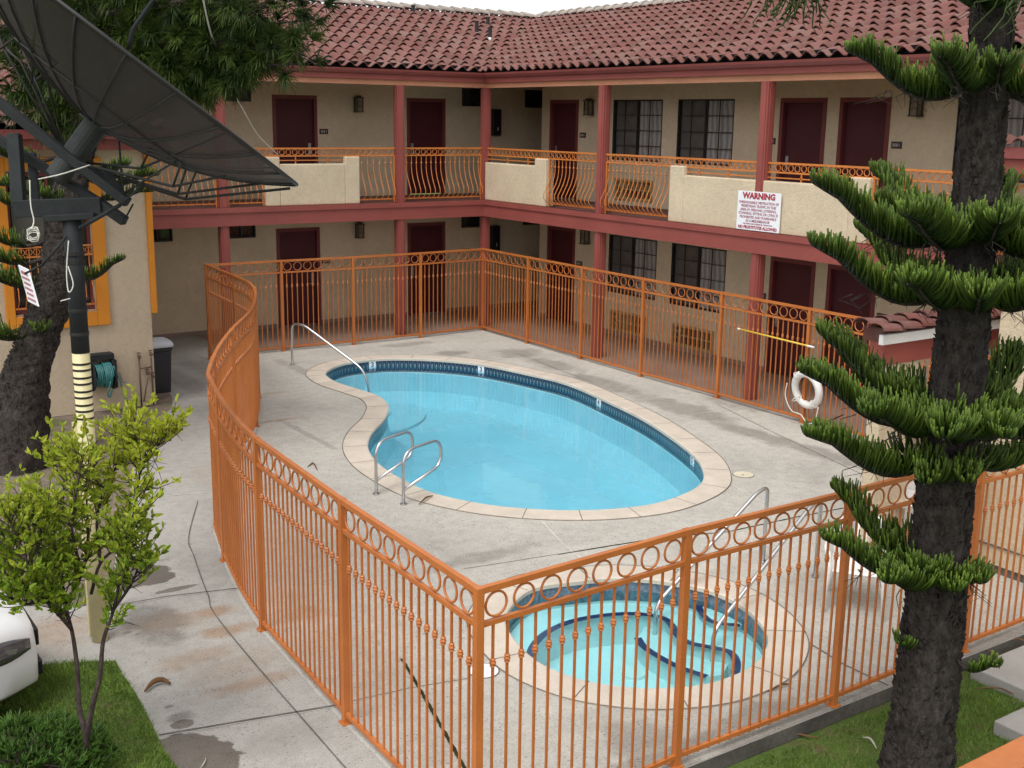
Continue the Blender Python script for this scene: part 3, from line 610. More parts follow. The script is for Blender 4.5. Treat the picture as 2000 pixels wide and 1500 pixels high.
B = MB(); B.box(0.03, 14, -0.06, 0.03, 5.22, 5.34); B.box(-0.06, 0.03, 0.031, 18, 5.22, 5.34); B.build('eave_trim', 'tan', motel)
B = MB()
B.box(0.10, 14, 0.031, 0.10, 5.325, 5.46); B.box(0.031, 0.10, 0.101, 18, 5.325, 5.46); B.build('fascia', 'red', motel)
B = MB()
prof = [(0.101, 5.425), (0.165, 5.435), (0.205, 5.485), (0.215, 5.525), (0.20, 5.525), (0.188, 5.485), (0.155, 5.452), (0.101, 5.445)]
for ax in (0, 1):
    n_ = len(prof); vs = []
    for e in (0, 1):
        for d, z in prof:
            u = d if e == 0 else (14 if ax == 0 else 18); vs.append((u, d, z) if ax == 0 else (d, u, z))
    B.add(vs, [(i, (i + 1) % n_, n_ + (i + 1) % n_, n_ + i) for i in range(n_)])
B.build('gutter', 'red2', motel)
def column(x, y, z0, z1):
    B = MB(); B.box(x - .085, x + .085, y - .085, y + .085, z0, z1)
    for sx, sy in ((1, 0), (-1, 0), (0, 1), (0, -1)):
        B.box(x + sx * .0925 - (.0075 if sx else .05), x + sx * .0925 + (.0075 if sx else .05), y + sy * .0925 - (.0075 if sy else .05), y + sy * .0925 + (.0075 if sy else .05), z0, z1)
    B.build('column', 'red', motel, bevel=0.006)
for x, y in [(0, 0), (2.15, 0), (6.02, 0), (9.9, 0), (0, 4.10), (0, 8.265), (0, 12.39), (0, 16.5)]:
    column(x, y, 0.006, 2.498); column(x, y, 2.833, 5.219)
# doors, windows, vents, grilles: one of each, then copies
def door_set(side):
    W_ = 0.525
    F = MB(); F.box(-W_, -W_ + .075, -.02, .119, 0, 2.17); F.box(W_ - .075, W_, -.02, .119, 0, 2.17); F.box(-W_ + .075, W_ - .075, -.02, .119, 2.095, 2.17)
    L = MB(); L.box(-W_ + .076, W_ - .076, .06, .10, 0.012, 2.094)
    for k in (-1, 1): pass
    s = 1 if side == 'R' else -1; x = s * (W_ - .17)
    H = MB(); H.box(x - .032, x + .032, .045, .059, .88, 1.16); H.tube([(x, .05, .93), (x, 0.0, .93), (x - s * .11, -.004, .93)], .011, 8)
    return F.build('frame', 'doorframe', local=True).data, L.build('door', 'door', local=True).data, H.build('handle', 'galv', local=True).data
def kill(name_prefixes=('frame', 'door', 'handle')):
    for o_ in [o_ for o_ in COL.objects if o_.parent is None and o_.name.split('.')[0] in name_prefixes and o_.type == 'MESH']: bpy.data.objects.remove(o_)
doorm = {s: door_set(s) for s in 'LR'}; kill()
def place_door(wing, a, b, z, side):
    c = (a + b) / 2; loc, rz = (((c, WA, z), pi) if wing == 'A' else ((WB, c, z), pi / 2))
    f, l, h = doorm[side]; d = part('door', loc, rz, motel, l); sc = (b - a) / 1.05; d.scale = (sc, 1, 1)
    fr = bpy.data.objects.new('frame', f); COL.objects.link(fr); fr.parent = d; hd = bpy.data.objects.new('handle', h); COL.objects.link(hd); hd.parent = d
for z in (0, F2):
    for a, b, s in doorsA: place_door('A', a, b, z + 0.008, s)
    for a, b, s in doorsB: place_door('B', a, b, z + 0.008, s)
def window_set():
    w, h = 0.775, 1.24
    G = MB(); G.box(-w + .03, -0.02, .078, .082, .03, h - .03, 1); G.box(0.02, w - .03, .060, .064, .03, h - .03, 0)
    F = MB(); t = .03
    F.box(-w, -w + t, .03, .115, 0, h); F.box(w - t, w, .03, .115, 0, h); F.box(-w + t, w - t, .03, .115, 0, t); F.box(-w + t, w - t, .03, .115, h - t, h); F.box(-.022, .022, .035, .10, t, h - t)
    Rr = MB()
    for k in range(1, 4):
        if k != 2: Rr.box(-w + k * w / 2 - .0085, -w + k * w / 2 + .0085, -.005, .010, .002, h - .002)
    Rr.box(-.010, .010, -.005, .010, .002, h - .002)
    for k in range(1, 4): Rr.box(-w, w, -.0035, .0085, h * k / 4 - .008, h * k / 4 + .008)
    for k in (-1, 1): Rr.box(k * (w - .009) - .009, k * (w - .009) + .009, -.006, .011, 0, h)
    Rr.box(-w + .018, w - .018, -.006, .011, 0, .018); Rr.box(-w + .018, w - .018, -.006, .011, h - .018, h)
    r = (G.build('window', ['curtain', 'darkcurtain'], local=True).data, F.build('frame', 'frame_black', local=True).data, Rr.build('grid_bars', 'frame_black', local=True).data)
    kill(('window', 'frame', 'grid_bars')); return r
wm = window_set()
for z in (0, F2):
    for a, b in winsB:
        d = part('window', (WB, (a + b) / 2, z + 0.93), pi / 2, motel, wm[0]); d.scale = ((b - a) / 1.55, 1, 1)
        for nm, me in (('frame', wm[1]), ('grid_bars', wm[2])):
            c = bpy.data.objects.new(nm, me); COL.objects.link(c); c.parent = d
def vent_set(h):
    G = MB(); w = .315; G.box(-w, w, .07, .09, 0, h)
    F = MB(); F.box(-w, -w + .025, .0, .069, 0, h); F.box(w - .025, w, .0, .069, 0, h); F.box(-w + .025, w - .025, .0, .069, 0, .025); F.box(-w + .025, w - .025, .0, .069, h - .025, h); F.box(-.012, .012, .02, .069, .025, h - .025)
    r = (G.build('small_window', 'darkglass', local=True).data, F.build('frame', 'frame_black', local=True).data); kill(('small_window', 'frame')); return r
for z, h, dz in ((0, .30, 2.01), (F2, .42, 2.02)):
    vm = vent_set(h)
    for a, b in ventsA:
        d = part('small_window', ((a + b) / 2, WA, z + dz), pi, motel, vm[0]); c = bpy.data.objects.new('frame', vm[1]); COL.objects.link(c); c.parent = d
def ac_set():
    w, h = .605, .44; F = MB()
    F.box(-w, -w + .05, -.03, .05, 0, h); F.box(w - .05, w, -.03, .05, 0, h); F.box(-w + .05, w - .05, -.03, .05, 0, .05); F.box(-w + .05, w - .05, -.03, .05, h - .05, h)
    F.box(-w + .20, -w + .27, -.022, .05, .05, h - .05)
    for k in range(6): x = -w + .36 + k * .135; F.box(x - .014, x + .014, -.018, .03, .05, h - .05)
    F.box(-w + .27, w - .05, -.016, .028, h * .5 - .012, h * .5 + .012); F.box(-w + .05, -w + .20, -.016, .028, h * .35 - .01, h * .35 + .01); F.box(-w + .05, -w + .20, -.016, .028, h * .65 - .01, h * .65 + .01)
    V = MB(); V.box(-w + .05, w - .05, .06, .08, .05, h - .05)
    r = (F.build('ac_grille', 'acgrille', local=True).data, V.build('cavity', 'doorframe', local=True).data); kill(('ac_grille', 'cavity')); return r
am = ac_set()
for z in (0, F2):
    for a, b in acB:
        d = part('ac_grille', (WB, (a + b) / 2, z + .11), pi / 2, motel, am[0]); c = bpy.data.objects.new('cavity', am[1]); COL.objects.link(c); c.parent = d
# stucco parapets with raised ends
B = MB()
def parapet(ax, spans, back=-0.14, front=0.075):
    for a, b, z1 in spans:
        if ax == 'A': B.box(a, b, back, front, 2.834, z1)
        else: B.box(back, front, a, b, 2.834, z1)
parapet('A', [(3.11, 3.44, 3.785), (3.44, 4.85, 3.645), (4.85, 5.16, 3.785)]); B.build('parapet', 'stucco', motel, bevel=0.02)
B = MB(); parapet('B', [(0.10, 1.96, 3.645), (1.96, 2.36, 3.795)]); B.build('parapet', 'stucco', motel, bevel=0.02)
B = MB(); parapet('B', [(6.09, 6.45, 3.815), (6.45, 10.10, 3.66), (10.10, 10.46, 3.80)]); B.build('parapet', 'stucco', motel, bevel=0.02)
# wrought iron balcony railing bays
def rail_bay(a, b, fn, belly):
    "a to b along the wing; belly = spans with bulging pickets"
    R = MB(); P = lambda u, d, z: Vector(fn(u, d, z)); up = Vector((0, 0, 1))
    for z, h in ((3.945, .032), (3.80, .026)): R.bar(P(a, 0, z), P(b, 0, z), .032, h)
    for s0, s1 in belly:
        R.bar(P(s0, 0, 2.905), P(s1, 0, 2.905), .03, .026); R.bar(P(s0, 0, 2.834), P(s0, 0, 3.79), .028, .028, up=Vector((1, 0, 0))); R.bar(P(s1, 0, 2.834), P(s1, 0, 3.79), .028, .028, up=Vector((1, 0, 0)))
    u = a
    gaps = []
    for s0, s1 in sorted(belly) + [(b, b)]:
        if s0 - u > .1: gaps.append((u, s0))
        u = s1
    for g0, g1 in gaps:
        R.bar(P(g0, 0, 3.715), P(g1, 0, 3.715), .022, .018); nn = max(1, round((g1 - g0) / .75))
        for k in range(1, nn): R.bar(P(g0 + (g1 - g0) * k / nn, 0, 3.64), P(g0 + (g1 - g0) * k / nn, 0, 3.79), .022, .022, up=Vector((1, 0, 0)))
    r = R.build('balcony_railing', 'orange2', motel)
    Q = MB(); nr = max(2, int((b - a) / .135)); st = (b - a) / nr; ex = (P(1, 0, 0) - P(0, 0, 0)).normalized()
    for k in range(nr): Q.ring(P(a + (k + .5) * st, 0, 3.8725), ex, up, .052, .0075, 14, 5)
    Q.build('ring_row', 'orange2', r, smooth=True)
    K = MB()
    for s0, s1 in belly:
        npk = max(2, int((s1 - s0) / .118)); st = (s1 - s0) / npk
        for k in range(npk):
            u = s0 + (k + .5) * st
            pts = [(0, 3.79), (0, 3.55), (0.015, 3.45), (0.06, 3.32), (0.13, 3.19), (0.185, 3.09), (0.185, 3.02), (0.13, 2.955), (0.05, 2.92), (0, 2.905)]
            K.tube([P(u, d, z) for d, z in pts], .0085, 5, caps=False)
            K.tube([P(u, 0, 3.665), P(u, 0, 3.65), P(u, 0, 3.635), P(u, 0, 3.62)], [.008, .019, .019, .008], 6, caps=False)
    if belly: K.build('picket_row', 'orange2', r)
fRA = lambda u, d, z: (u, -0.01 + d, z); fRB = lambda u, d, z: (-0.01 + d, u, z)
rail_bay(0.10, 2.05, fRA, [(0.12, 2.03)]); rail_bay(2.25, 5.92, fRA, [(2.27, 3.09), (5.18, 5.90)]); rail_bay(6.12, 9.8, fRA, [(6.14, 9.78)])
rail_bay(0.10, 4.0, fRB, [(2.38, 3.98)]); rail_bay(4.20, 8.165, fRB, [(4.22, 6.07)]); rail_bay(8.365, 12.29, fRB, [(10.48, 12.27)]); rail_bay(12.49, 16.4, fRB, [(12.5, 16.38)])
# tiled roof
def tile_roof(name, org, e, s, L, SL, parent, clips=(), p=0.292, ex=0.395):
    nrm = e.cross(s)
    if nrm.z < 0: nrm = -nrm
    me = bpy.data.meshes.new(name); vs = []; fs = []; rnd = []; nP = int(L / p); K = 9
    prof = []
    for k in range(K):
        t = k / (K - 1)
        if t < .68: prof.append((t, .075 * sin(pi * t / .68) ** 0.85))
        else: prof.append((t, -.010 * sin(pi * (t - .68) / .32)))
    rows = int(SL / ex) + 1
    for r in range(rows):
        s0 = r * ex - .045; s1 = min((r + 1) * ex, SL)
        for i in range(nP):
            jit = random.uniform(-.008, .008); lift = random.uniform(0, .008); rv = random.random(); k0 = len(vs)
            for sv, zo in ((s0 + jit, .036 + lift), (s0 + jit, .052 + lift), (s1, .004)):
                for t, h in prof: vs.append(tuple(org + e * ((i + t) * p) + s * sv + nrm * (h + zo)))
            for a in (0, 1):
                for k in range(K - 1):
                    q = k0 + a * K + k; fs.append((q, q + 1, q + K + 1, q + K)); rnd.append(rv)
    me.from_pydata(vs, [], fs); at = me.attributes.new('rnd', 'FLOAT', 'FACE'); at.data.foreach_set('value', rnd)
    me.materials.append(MT['tile']); me.polygons.foreach_set('use_smooth', [True] * len(fs))
    bm = bmesh.new(); bm.from_mesh(me)
    for co, no in clips: bmesh.ops.bisect_plane(bm, geom=bm.verts[:] + bm.edges[:] + bm.faces[:], plane_co=co, plane_no=no, clear_outer=True)
    bm.to_mesh(me); bm.free()
    try: me.set_sharp_from_angle(angle=radians(50))
    except Exception: pass
    org_ = Vector((0, 0, 0)); q = parent
    while q is not None: org_ += q.location; q = q.parent
    me.transform(Matrix.Translation(-org_))
    o = bpy.data.objects.new(name, me); COL.objects.link(o); o.parent = parent; return o
RZ0, RD, RZ1 = 5.535, 4.45, 7.13
rise = Vector((0, -(RD + 0.16), RZ1 - RZ0)); SLn = rise.length; sA = rise.normalized(); sB = Vector((-(RD + 0.16), 0, RZ1 - RZ0)).normalized()
roofA = tile_roof('roof', Vector((-5.2, 0.16, RZ0)), Vector((1, 0, 0)), sA, 18.5, SLn, motel, [(Vector((0, 0, 0)), Vector((-1, 1, 0)))])
roofB = tile_roof('roof', Vector((0.16, -5.2, RZ0)), Vector((0, 1, 0)), sB, 23.5, SLn, motel, [(Vector((0, 0, 0)), Vector((1, -1, 0)))])
B = MB()   # roof underlay, back slopes and dark closures behind the eave tiles
zl = lambda d: RZ0 - .02 + (0.16 - d) * (RZ1 - RZ0) / (RD + 0.16)
for pts in ([(0.12, 0.12), (14, 0.12), (14, -RD), (-RD, -RD)], [(0.12, 0.12), (-RD, -RD), (-RD, 18), (0.12, 18)]):
    B.add([(x, y, zl(min(x, y) if False else (y if pts[1][0] == 14 else x))) for x, y in pts], [(0, 1, 2, 3)])
B.add([(14, -RD, RZ1 - .03), (-RD, -RD, RZ1 - .03), (-2 * RD, -2 * RD, RZ0), (14, -2 * RD, RZ0)], [(0, 1, 2, 3)])
B.add([(-RD, -RD, RZ1 - .03), (-RD, 18, RZ1 - .03), (-2 * RD, 18, RZ0), (-2 * RD, -2 * RD, RZ0)], [(0, 1, 2, 3)])
B.box(0.121, 14, 0.105, 0.119, 5.46, 5.66); B.box(0.105, 0.119, 0.121, 18, 5.46, 5.66)
B.build('roof_underlay', 'void', motel)
def ridge_caps(a, b, parent, r=.15, st=.36):
    a = Vector(a); b = Vector(b); d = (b - a).normalized(); L = (b - a).length; B = MB(); k = 0; up = Vector((0, 0, 1)); sd = d.cross(up).normalized()
    while k * st < L:
        p0 = a + d * (k * st); p1 = p0 + d * (st + .06); vs = []
        j = random.uniform(-.006, .006)
        for p, rr, z in ((p0, r * 1.0, .035 + j), (p1, r * .86, .0 + j)):
            for i in range(9): an = pi * i / 8; vs.append(tuple(p + sd * (rr * cos(an)) + up * (rr * .75 * sin(an) + z)))
        B.add(vs, [(i, i + 1, i + 10, i + 9) for i in range(8)] + [tuple(range(9))]); k += 1
    return B.build('ridge_cap', 'ridge', parent, smooth=False)
ridge_caps((14, -RD, RZ1 + .05), (-RD + .1, -RD, RZ1 + .05), roofA); ridge_caps((-RD, 18, RZ1 + .05), (-RD, -RD + .15, RZ1 + .05), roofB)
def roof_pipe(x, y, h):
    z = zl(y) + .05; B = MB(); B.tube([(x, y, z - .05), (x, y, z + h)], .045, 10); B.tube([(x, y, z + h - .001), (x, y, z + h + .03)], .055, 10)
    o = B.build('vent_pipe', 'black', roofA); F = MB(); F.tube([(x, y, z - .06), (x, y, z + .02), (x, y, z + .07)], [.10, .085, .05], 12); F.build('flashing', 'galv', roofA)
for px, py, y, h in ((931, 60, -2.55, .30), (953, 42, -3.3, .22), (957, 78, -2.2, .26), (807, 27, -4.0, .20)):
    t = (y - CAM_POS.y) / (CF + CR * ((px - 1000) / FPX) - CU * ((py - 750) / FPX)).y; x = (CAM_POS + (CF + CR * ((px - 1000) / FPX) - CU * ((py - 750) / FPX)) * t).x
    roof_pipe(x, y, h)
# ---------------- things fixed on the motel walls
def frame_local(wing, u, z):
    return ((u, WA, z), pi) if wing == 'A' else ((WB, u, z), pi / 2)
def lantern_meshes():
    C_ = MB()
    for sx in (-1, 1):
        for sy in (-1, 1): C_.box(sx * .085 - .010, sx * .085 + .010, -.13 + sy * .075 - .010, -.13 + sy * .075 + .010, -.19, .15)
    C_.box(-.11, .11, -.235, -.025, .151, .175); C_.box(-.11, .11, -.235, -.025, -.211, -.191); C_.box(-.06, .06, -.19, -.07, .176, .215)
    for z in (-.06, .05): C_.box(-.074, .074, -.212, -.204, z - .006, z + .006)
    C_.box(-.035, .035, -.024, .0, -.12, .12)
    G = MB(); G.box(-.074, .074, -.196, -.064, -.189, .149)
    r = C_.build('lantern_cage', 'brass', local=True).data, G.build('glass', 'glass_amber', local=True).data; kill(('lantern_cage', 'glass')); return r
lm = lantern_meshes()
def lantern(wing, u, z, label):
    loc, rz = frame_local(wing, u, z); t = thing('wall_lantern', label, 'lantern', loc, 'wall lanterns along the motel corridors'); t.rotation_euler = (0, 0, rz); t.scale = (.84, .84, .84)
    for nm, me in (('lantern_cage', lm[0]), ('glass', lm[1])):
        c = bpy.data.objects.new(nm, me); COL.objects.link(c); c.parent = t
lantern('A', 2.08, 4.85, 'dark wall lantern right of the first upstairs door in the left wing')
lantern('A', 2.10, 2.08, 'dark wall lantern right of the first ground floor door in the left wing')
lantern('B', 1.34, 4.85, 'brown wall lantern beside the corner door upstairs in the right wing')
lantern('B', 1.34, 2.07, 'wall lantern between ground floor corner door and first barred window')
lantern('B', 9.76, 4.88, 'brown wall lantern beside the tree trunk, right of the paired upstairs doors')
lantern('B', 9.76, 2.07, 'ground floor wall lantern mostly hidden behind the big star pine')
def plaque_mesh():
    P_ = MB(); P_.box(-.10, .10, -.016, 0, -.055, .055); D_ = MB()
    for x, w in ((-.058, .02), (-.026, .02), (.012, .028), (.058, .014)): D_.box(x - w / 2, x + w / 2, -.020, -.016, -.026, .026)
    r = P_.build('room_plaque', 'plaque', local=True).data, D_.build('room_digits', 'lightink', local=True).data; kill(('room_plaque', 'room_digits')); return r
pm_ = plaque_mesh()
def plaque(wing, u, z, label):
    loc, rz = frame_local(wing, u, z); o = bpy.data.objects.new('room_plaque', pm_[0]); COL.objects.link(o); o.location = loc; o.rotation_euler = (0, 0, rz)
    tag(o, label, 'room sign', 'room number plaques'); d = bpy.data.objects.new('room_digits', pm_[1]); COL.objects.link(d); d.parent = o
plaque('A', 2.89, 4.25, 'dark room plaque right of the first upstairs left wing door')
plaque('A', 2.90, 1.42, 'dark room plaque right of the first ground floor left wing door')
plaque('B', 1.04, 4.25, 'small room plaque beside the upstairs corner door of the right wing')
plaque('B', 1.04, 1.42, 'small room plaque beside the ground floor corner door of right wing')
plaque('B', 6.62, 4.25, 'room plaque half hidden by the red column near the warning sign')
plaque('B', 9.37, 4.25, 'dark room plaque right of the paired upstairs doors near the tree')
plaque('B', 6.62, 1.42, 'room plaque beside ground floor column near the yellow pole')
plaque('B', 9.37, 1.42, 'room plaque right of the paired ground floor doors behind the tree')
for zb, lb in ((4.18, 'dark extinguisher cabinet on the upstairs wall by the corner column'), (1.42, 'dark extinguisher cabinet on the ground floor wall by the corner column')):
    t = thing('extinguisher_cabinet', lb, 'cabinet', (-1.58, WA, zb), 'extinguisher cabinets in the corner passage')
    B = MB(); B.box(-1.70, -1.46, WA, WA + .14, zb, zb + .62); B.build('cabinet_body', 'frame_black', t, bevel=.008); B = MB(); B.box(-1.66, -1.50, WA + .141, WA + .15, zb + .05, zb + .57); B.build('cabinet_glass', 'darkglass', t)
    B = MB(); B.tube([(-1.58, WA + .17, zb + .12), (-1.58, WA + .17, zb + .2)], .012, 8); B.build('latch', 'galv', t)
# warning sign on the parapet
sg = thing('warning_sign', 'white warning sign with red lettering on the balcony parapet', 'sign', (0.125, 8.315, 2.85))
B = MB(); B.box(0.108, 0.12, 7.84, 8.79, 2.85, 3.48); B.build('sign_board', 'signwhite', sg)
lines = [('WARNING', .135, .006, 'redtext', 3.405), ('UNREASONABLE OBSTRUCTION OF', .058, .0008, 'greytext', 3.300), ('PEDESTRIAN TRAFFIC IN THIS', .058, .0008, 'greytext', 3.240), ('AREA BY PERSONS LOITERING,', .058, .0008, 'greytext', 3.180), ('STANDING, SITTING OR LYING IS', .058, .0008, 'greytext', 3.120),
         ('PROHIBITED AND PUNISHABLE', .058, .0008, 'greytext', 3.060), ('AS A MISDEMEANOR', .058, .0008, 'greytext', 3.000), ('THE OFFICE AND BUSINESS IN THIS SECTION', .032, .0002, 'greytext', 2.952), ('NO PROSTITUTES ALLOWED', .066, .0022, 'redtext', 2.895)]
for body, size, bold, mt, z in lines:
    me = text_mesh(body, size, bold); me.materials.append(MT[mt]); w = max(v.co.x for v in me.vertices) - min(v.co.x for v in me.vertices); k = min(1.0, .88 / w) if body != 'WARNING' else .72 / w
    o = bpy.data.objects.new('lettering', me); COL.objects.link(o); o.parent = sg; o.rotation_euler = (pi / 2, 0, pi / 2); o.location = Vector((0.1225, 8.315, z)) - sg.location; o.scale = (k, 1, 1)
# ------------------------------------------------------------------ pool fence
fence = thing('pool_fence', 'tall orange iron fence with ring frieze curving around the pool', 'fence', (0.42, 0.37, 0))
ZT, ZR, ZBt, ZK = 1.80, 1.575, 0.085, 1.30
UP = Vector((0, 0, 1))
def fence_post(p, z0=0.0):
    B = MB(); B.box(p[0] - .026, p[0] + .026, p[1] - .026, p[1] + .026, z0, 1.822); B.box(p[0] - .045, p[0] + .045, p[1] - .045, p[1] + .045, z0, z0 + .012); B.build('post', 'orange', fence)
def fence_panel(path, spacing=.108, pick=None):
    "path: list of 2D points from post to post (may bend)"
    P = [Vector((p[0], p[1], 0)) for p in path]; acc = [0]
    for a, b in zip(P[:-1], P[1:]): acc.append(acc[-1] + (b - a).length)
    L = acc[-1]
    def at(s):
        s = min(max(s, 0), L)
        for i in range(len(P) - 1):
            if s <= acc[i + 1] + 1e-9:
                d = (P[i + 1] - P[i]); return P[i] + d * ((s - acc[i]) / max(1e-9, acc[i + 1] - acc[i])), d.normalized()
        return P[-1], (P[-1] - P[-2]).normalized()
    m_ = max(1, int(round(L / .16))) if len(P) > 2 else 1
    for nm, z, w in (('top_rail', ZT, .040), ('ring_rail', ZR, .032), ('bottom_rail', ZBt, .032)):
        R = MB(); R.tube([at(.024 + (L - .048) * k / m_)[0] + UP * z for k in range(m_ + 1)], w * .7071, 4); R.build(nm, 'orange', fence)
    nr = max(2, int(round((L - .05) / .212))); Q = MB(); st = (L - .05) / nr
    for k in range(nr):
        c, d = at(.025 + (k + .5) * st); Q.ring(c + UP * ((ZT + ZR) / 2 - .001), d, UP, .080, .0085, 20, 6)
    Q.build('ring_row', 'orange', fence, smooth=True)
    npk = pick or max(2, int(round(L / spacing)) - 1); st = L / (npk + 1); K = MB()
    for k in range(npk):
        c, d = at((k + 1) * st); K.tube([c + UP * (ZBt - .03), c + UP * (ZR - .014)], .0105, 4, caps=False)
        K.tube([c + UP * (ZK + dz) for dz in (-.032, -.022, -.014, 0, .014, .022, .032)], [.011, .020, .016, .023, .016, .020, .011], 6, caps=False)
    K.build('picket_row', 'orange', fence)
back = [(0.33, 0.45), (1.97, 0.56), (3.55, 0.56), (5.06, 0.47), (6.56, 0.45)]
right = [(0.33, 0.45), (0.37, 2.23), (0.41, 4.10), (0.45, 5.95), (0.43, 7.92), (0.46, 9.85), (0.48, 11.75), (0.48, 13.1)]
for q in back + right[1:]: fence_post(q)
for L_ in (back, right):
    for a, b in zip(L_[:-1], L_[1:]): fence_panel([a, b])
# curved run
cl = [0]
for a, b in zip(fc[:-1], fc[1:]): cl.append(cl[-1] + (b - a).length)
iend = len(fc) - 3                                 # index of the post at (10.47, 12.42)
total = cl[iend]; nseg = 7
def cat_(s):
    for i in range(len(fc) - 1):
        if s <= cl[i + 1] + 1e-9: return fc[i] + (fc[i + 1] - fc[i]) * ((s - cl[i]) / (cl[i + 1] - cl[i]))
    return fc[-1]
cuts = [total * k / nseg for k in range(nseg + 1)]
for k in range(nseg):
    inner = [fc[i] for i in range(len(fc)) if cuts[k] + .03 < cl[i] < cuts[k + 1] - .03]
    fence_panel([cat_(cuts[k])] + inner + [cat_(cuts[k + 1])])
    if k: fence_post(cat_(cuts[k]))
fence_post(fc[iend]); fence_post(fc[iend + 1]); fence_post(fc[-1])
fence_panel([fc[iend], fc[iend + 1]], pick=17); fence_panel([fc[iend + 1], fc[-1]], pick=17)
near = [tuple(fc[-1]), (8.90, 16.25), (7.215, 16.26), (5.45, 16.22), (3.70, 16.20)]
for q in near[1:]: fence_post(q)
for a, b in zip(near[:-1], near[1:]): fence_panel([a, b], pick=15)

# ------------------------------------------------------------------ stainless rails, lids, life ring, chair
def round_path(pts, r=.08, k=6):
    P = [Vector(p) for p in pts]; out = [P[0]]
    for i in range(1, len(P) - 1):
        a = (P[i - 1] - P[i]); b = (P[i + 1] - P[i]); rr = min(r, a.length * .48, b.length * .48); a.normalize(); b.normalize(); p0 = P[i] + a * rr; p1 = P[i] + b * rr
        for j in range(k + 1): t = j / k; out.append(p0 * (1 - t) ** 2 + P[i] * 2 * t * (1 - t) + p1 * t * t)
    out.append(P[-1]); return out
def rail(name, pts, r, label, cat, group=None, bend=.12, flange=(0,)):
    t = thing(name, label, cat, pts[0], group); B = MB(); B.tube(round_path(pts, bend, 8), r, 10); B.build('rail_tube', 'chrome', t, smooth=True)
    F = MB()
    for i in flange: p = Vector(pts[i]); F.tube([p + UP * .005, p + UP * .018], r * 1.9, 12)
    F.build('flange', 'chrome', t); return t
a = gp(571, 713); b = gp(724, 752, -.15); d = Vector((b.x - a.x, b.y - a.y, 0))
rail('pool_handrail', [(a.x, a.y, 0.005), (a.x, a.y, .80), a + d * .16 + UP * .80, a + d * .93 + UP * .10, (b.x, b.y, -.45)], .022, 'long steel handrail sloping down over the shallow pool steps', 'handrail', bend=.22)
for q, lb in (((735, 966), 'steel grab rail at pool edge, the one farther from the fence corner'), ((788, 986), 'steel grab rail at pool edge, the one nearer the fence corner')):
    p = gp(*q); e = gp(q[0] + 122, q[1] - 42) - p; e.z = 0; e.normalize(); Z_ = UP
    t = thing('grab_rail', lb, 'handrail', p, 'pair of pool grab rails'); B = MB()
    L_ = .66; B.tube(round_path([p + UP * .005, p + UP * .67, p + e * L_ + UP * .69, p + e * (L_ + .02) + UP * .36, p + e * .02 + UP * .19], .20, 8), .0205, 10); B.build('rail_tube', 'chrome', t, smooth=True)
    F = MB(); F.tube([p + UP * .005, p + UP * .018], .045, 12); F.build('flange', 'chrome', t)
def spa_rail(post_px, low_px, lb, hgt=.80):
    p = gp(*post_px); e = gp(low_px[0], low_px[1], -.05); d = (e - p); d.z = 0
    rail('spa_handrail', [p + UP * .008, p + UP * (hgt + .05), p + d * .10 + UP * (hgt + .02), e + UP * -.02, e + UP * -.55], .021, lb, 'handrail', 'pair of spa handrails', .14)
spa_rail((1490, 1100), (1281, 1178), 'tall steel spa handrail on the pool side')
spa_rail((1592, 1128), (1394, 1228), 'tall steel spa handrail nearer the pine tree')
def lid(px, py, r, lb, m_='lidcream'):
    p = gp(px, py); t = thing('skimmer_lid', lb, 'lid', p, 'round deck lids'); B = MB(); B.tube([p + UP * .005, p + UP * .012, p + UP * .013], [r, r, r * .96], 28); B.build('lid_plate', m_, t)
    K = MB(); K.tube([p + UP * .0125 + Vector((.03, .02, 0)), p + UP * .0150 + Vector((.03, .02, 0))], .014, 10); K.build('finger_hole', 'frame_black', t)
    R_ = MB(); R_.tube([p + UP * .0052, p + UP * .0085], r * 1.07, 28); R_.build('lid_rim', 'joint_d', t)
lid(1452, 928, .135, 'round cream skimmer lid in the deck right of the pool'); lid(945, 1312, .125, 'round white skimmer lid beside the spa and the fence corner', 'white')
# life ring and reach pole on the fence
lr = thing('life_ring', 'white life ring with rope hanging on the orange fence', 'life ring', (0.53, 9.82, 0.05))
B = MB(); cen = Vector((0.535, 9.96, .57)); B.ring(cen, Vector((0.12, .95, .10)).normalized(), Vector((0.25, 0, 1)).normalized(), .268, .060, 36, 14); B.build('ring_body', 'white', lr, smooth=True)
B = MB()
for k in range(4):
    an = pi / 4 + k * pi / 2; c = cen + Vector((0.03, .262 * cos(an), .262 * sin(an))); B.ring(c, Vector((1, 0, 0)), Vector((0, cos(an), sin(an))), .065, .008, 16, 6)
B.build('rope_band', 'rope', lr, smooth=True)
B = MB(); B.tube(catmull([cen + Vector((.09, -.33, .05)), cen + Vector((.10, -.34, -.16)), cen + Vector((.10, -.20, -.36)), cen + Vector((.10, 0, -.39)), cen + Vector((.10, .14, -.50)), cen + Vector((.10, .28, -.42)), cen + Vector((.1, .33, -.2))], 6), .009, 6); B.build('grab_rope', 'rope', lr, smooth=True)
B = MB(); B.tube([cen + Vector((.03, .05, .30)), cen + Vector((-.03, .06, .42)), cen + Vector((-.05, .06, .5))], .022, 6); B.build('hook', 'frame_black', lr)
rp = thing('reach_pole', 'long yellow rescue pole hung level on the orange fence', 'pole', (0.54, 8.43, 1.27)); B = MB(); B.tube([(0.535, 8.43, 1.285), (0.53, 10.02, 1.243)], .014, 10); B.build('pole_tube', 'yellow', rp, smooth=True)
B = MB(); B.tube([(0.535, 8.425, 1.285), (0.535, 8.47, 1.284)], .0165, 10); B.tube([(0.5302, 9.9, 1.2462), (0.53, 10.03, 1.2427)], .0155, 10); B.build('grip', 'white', rp)
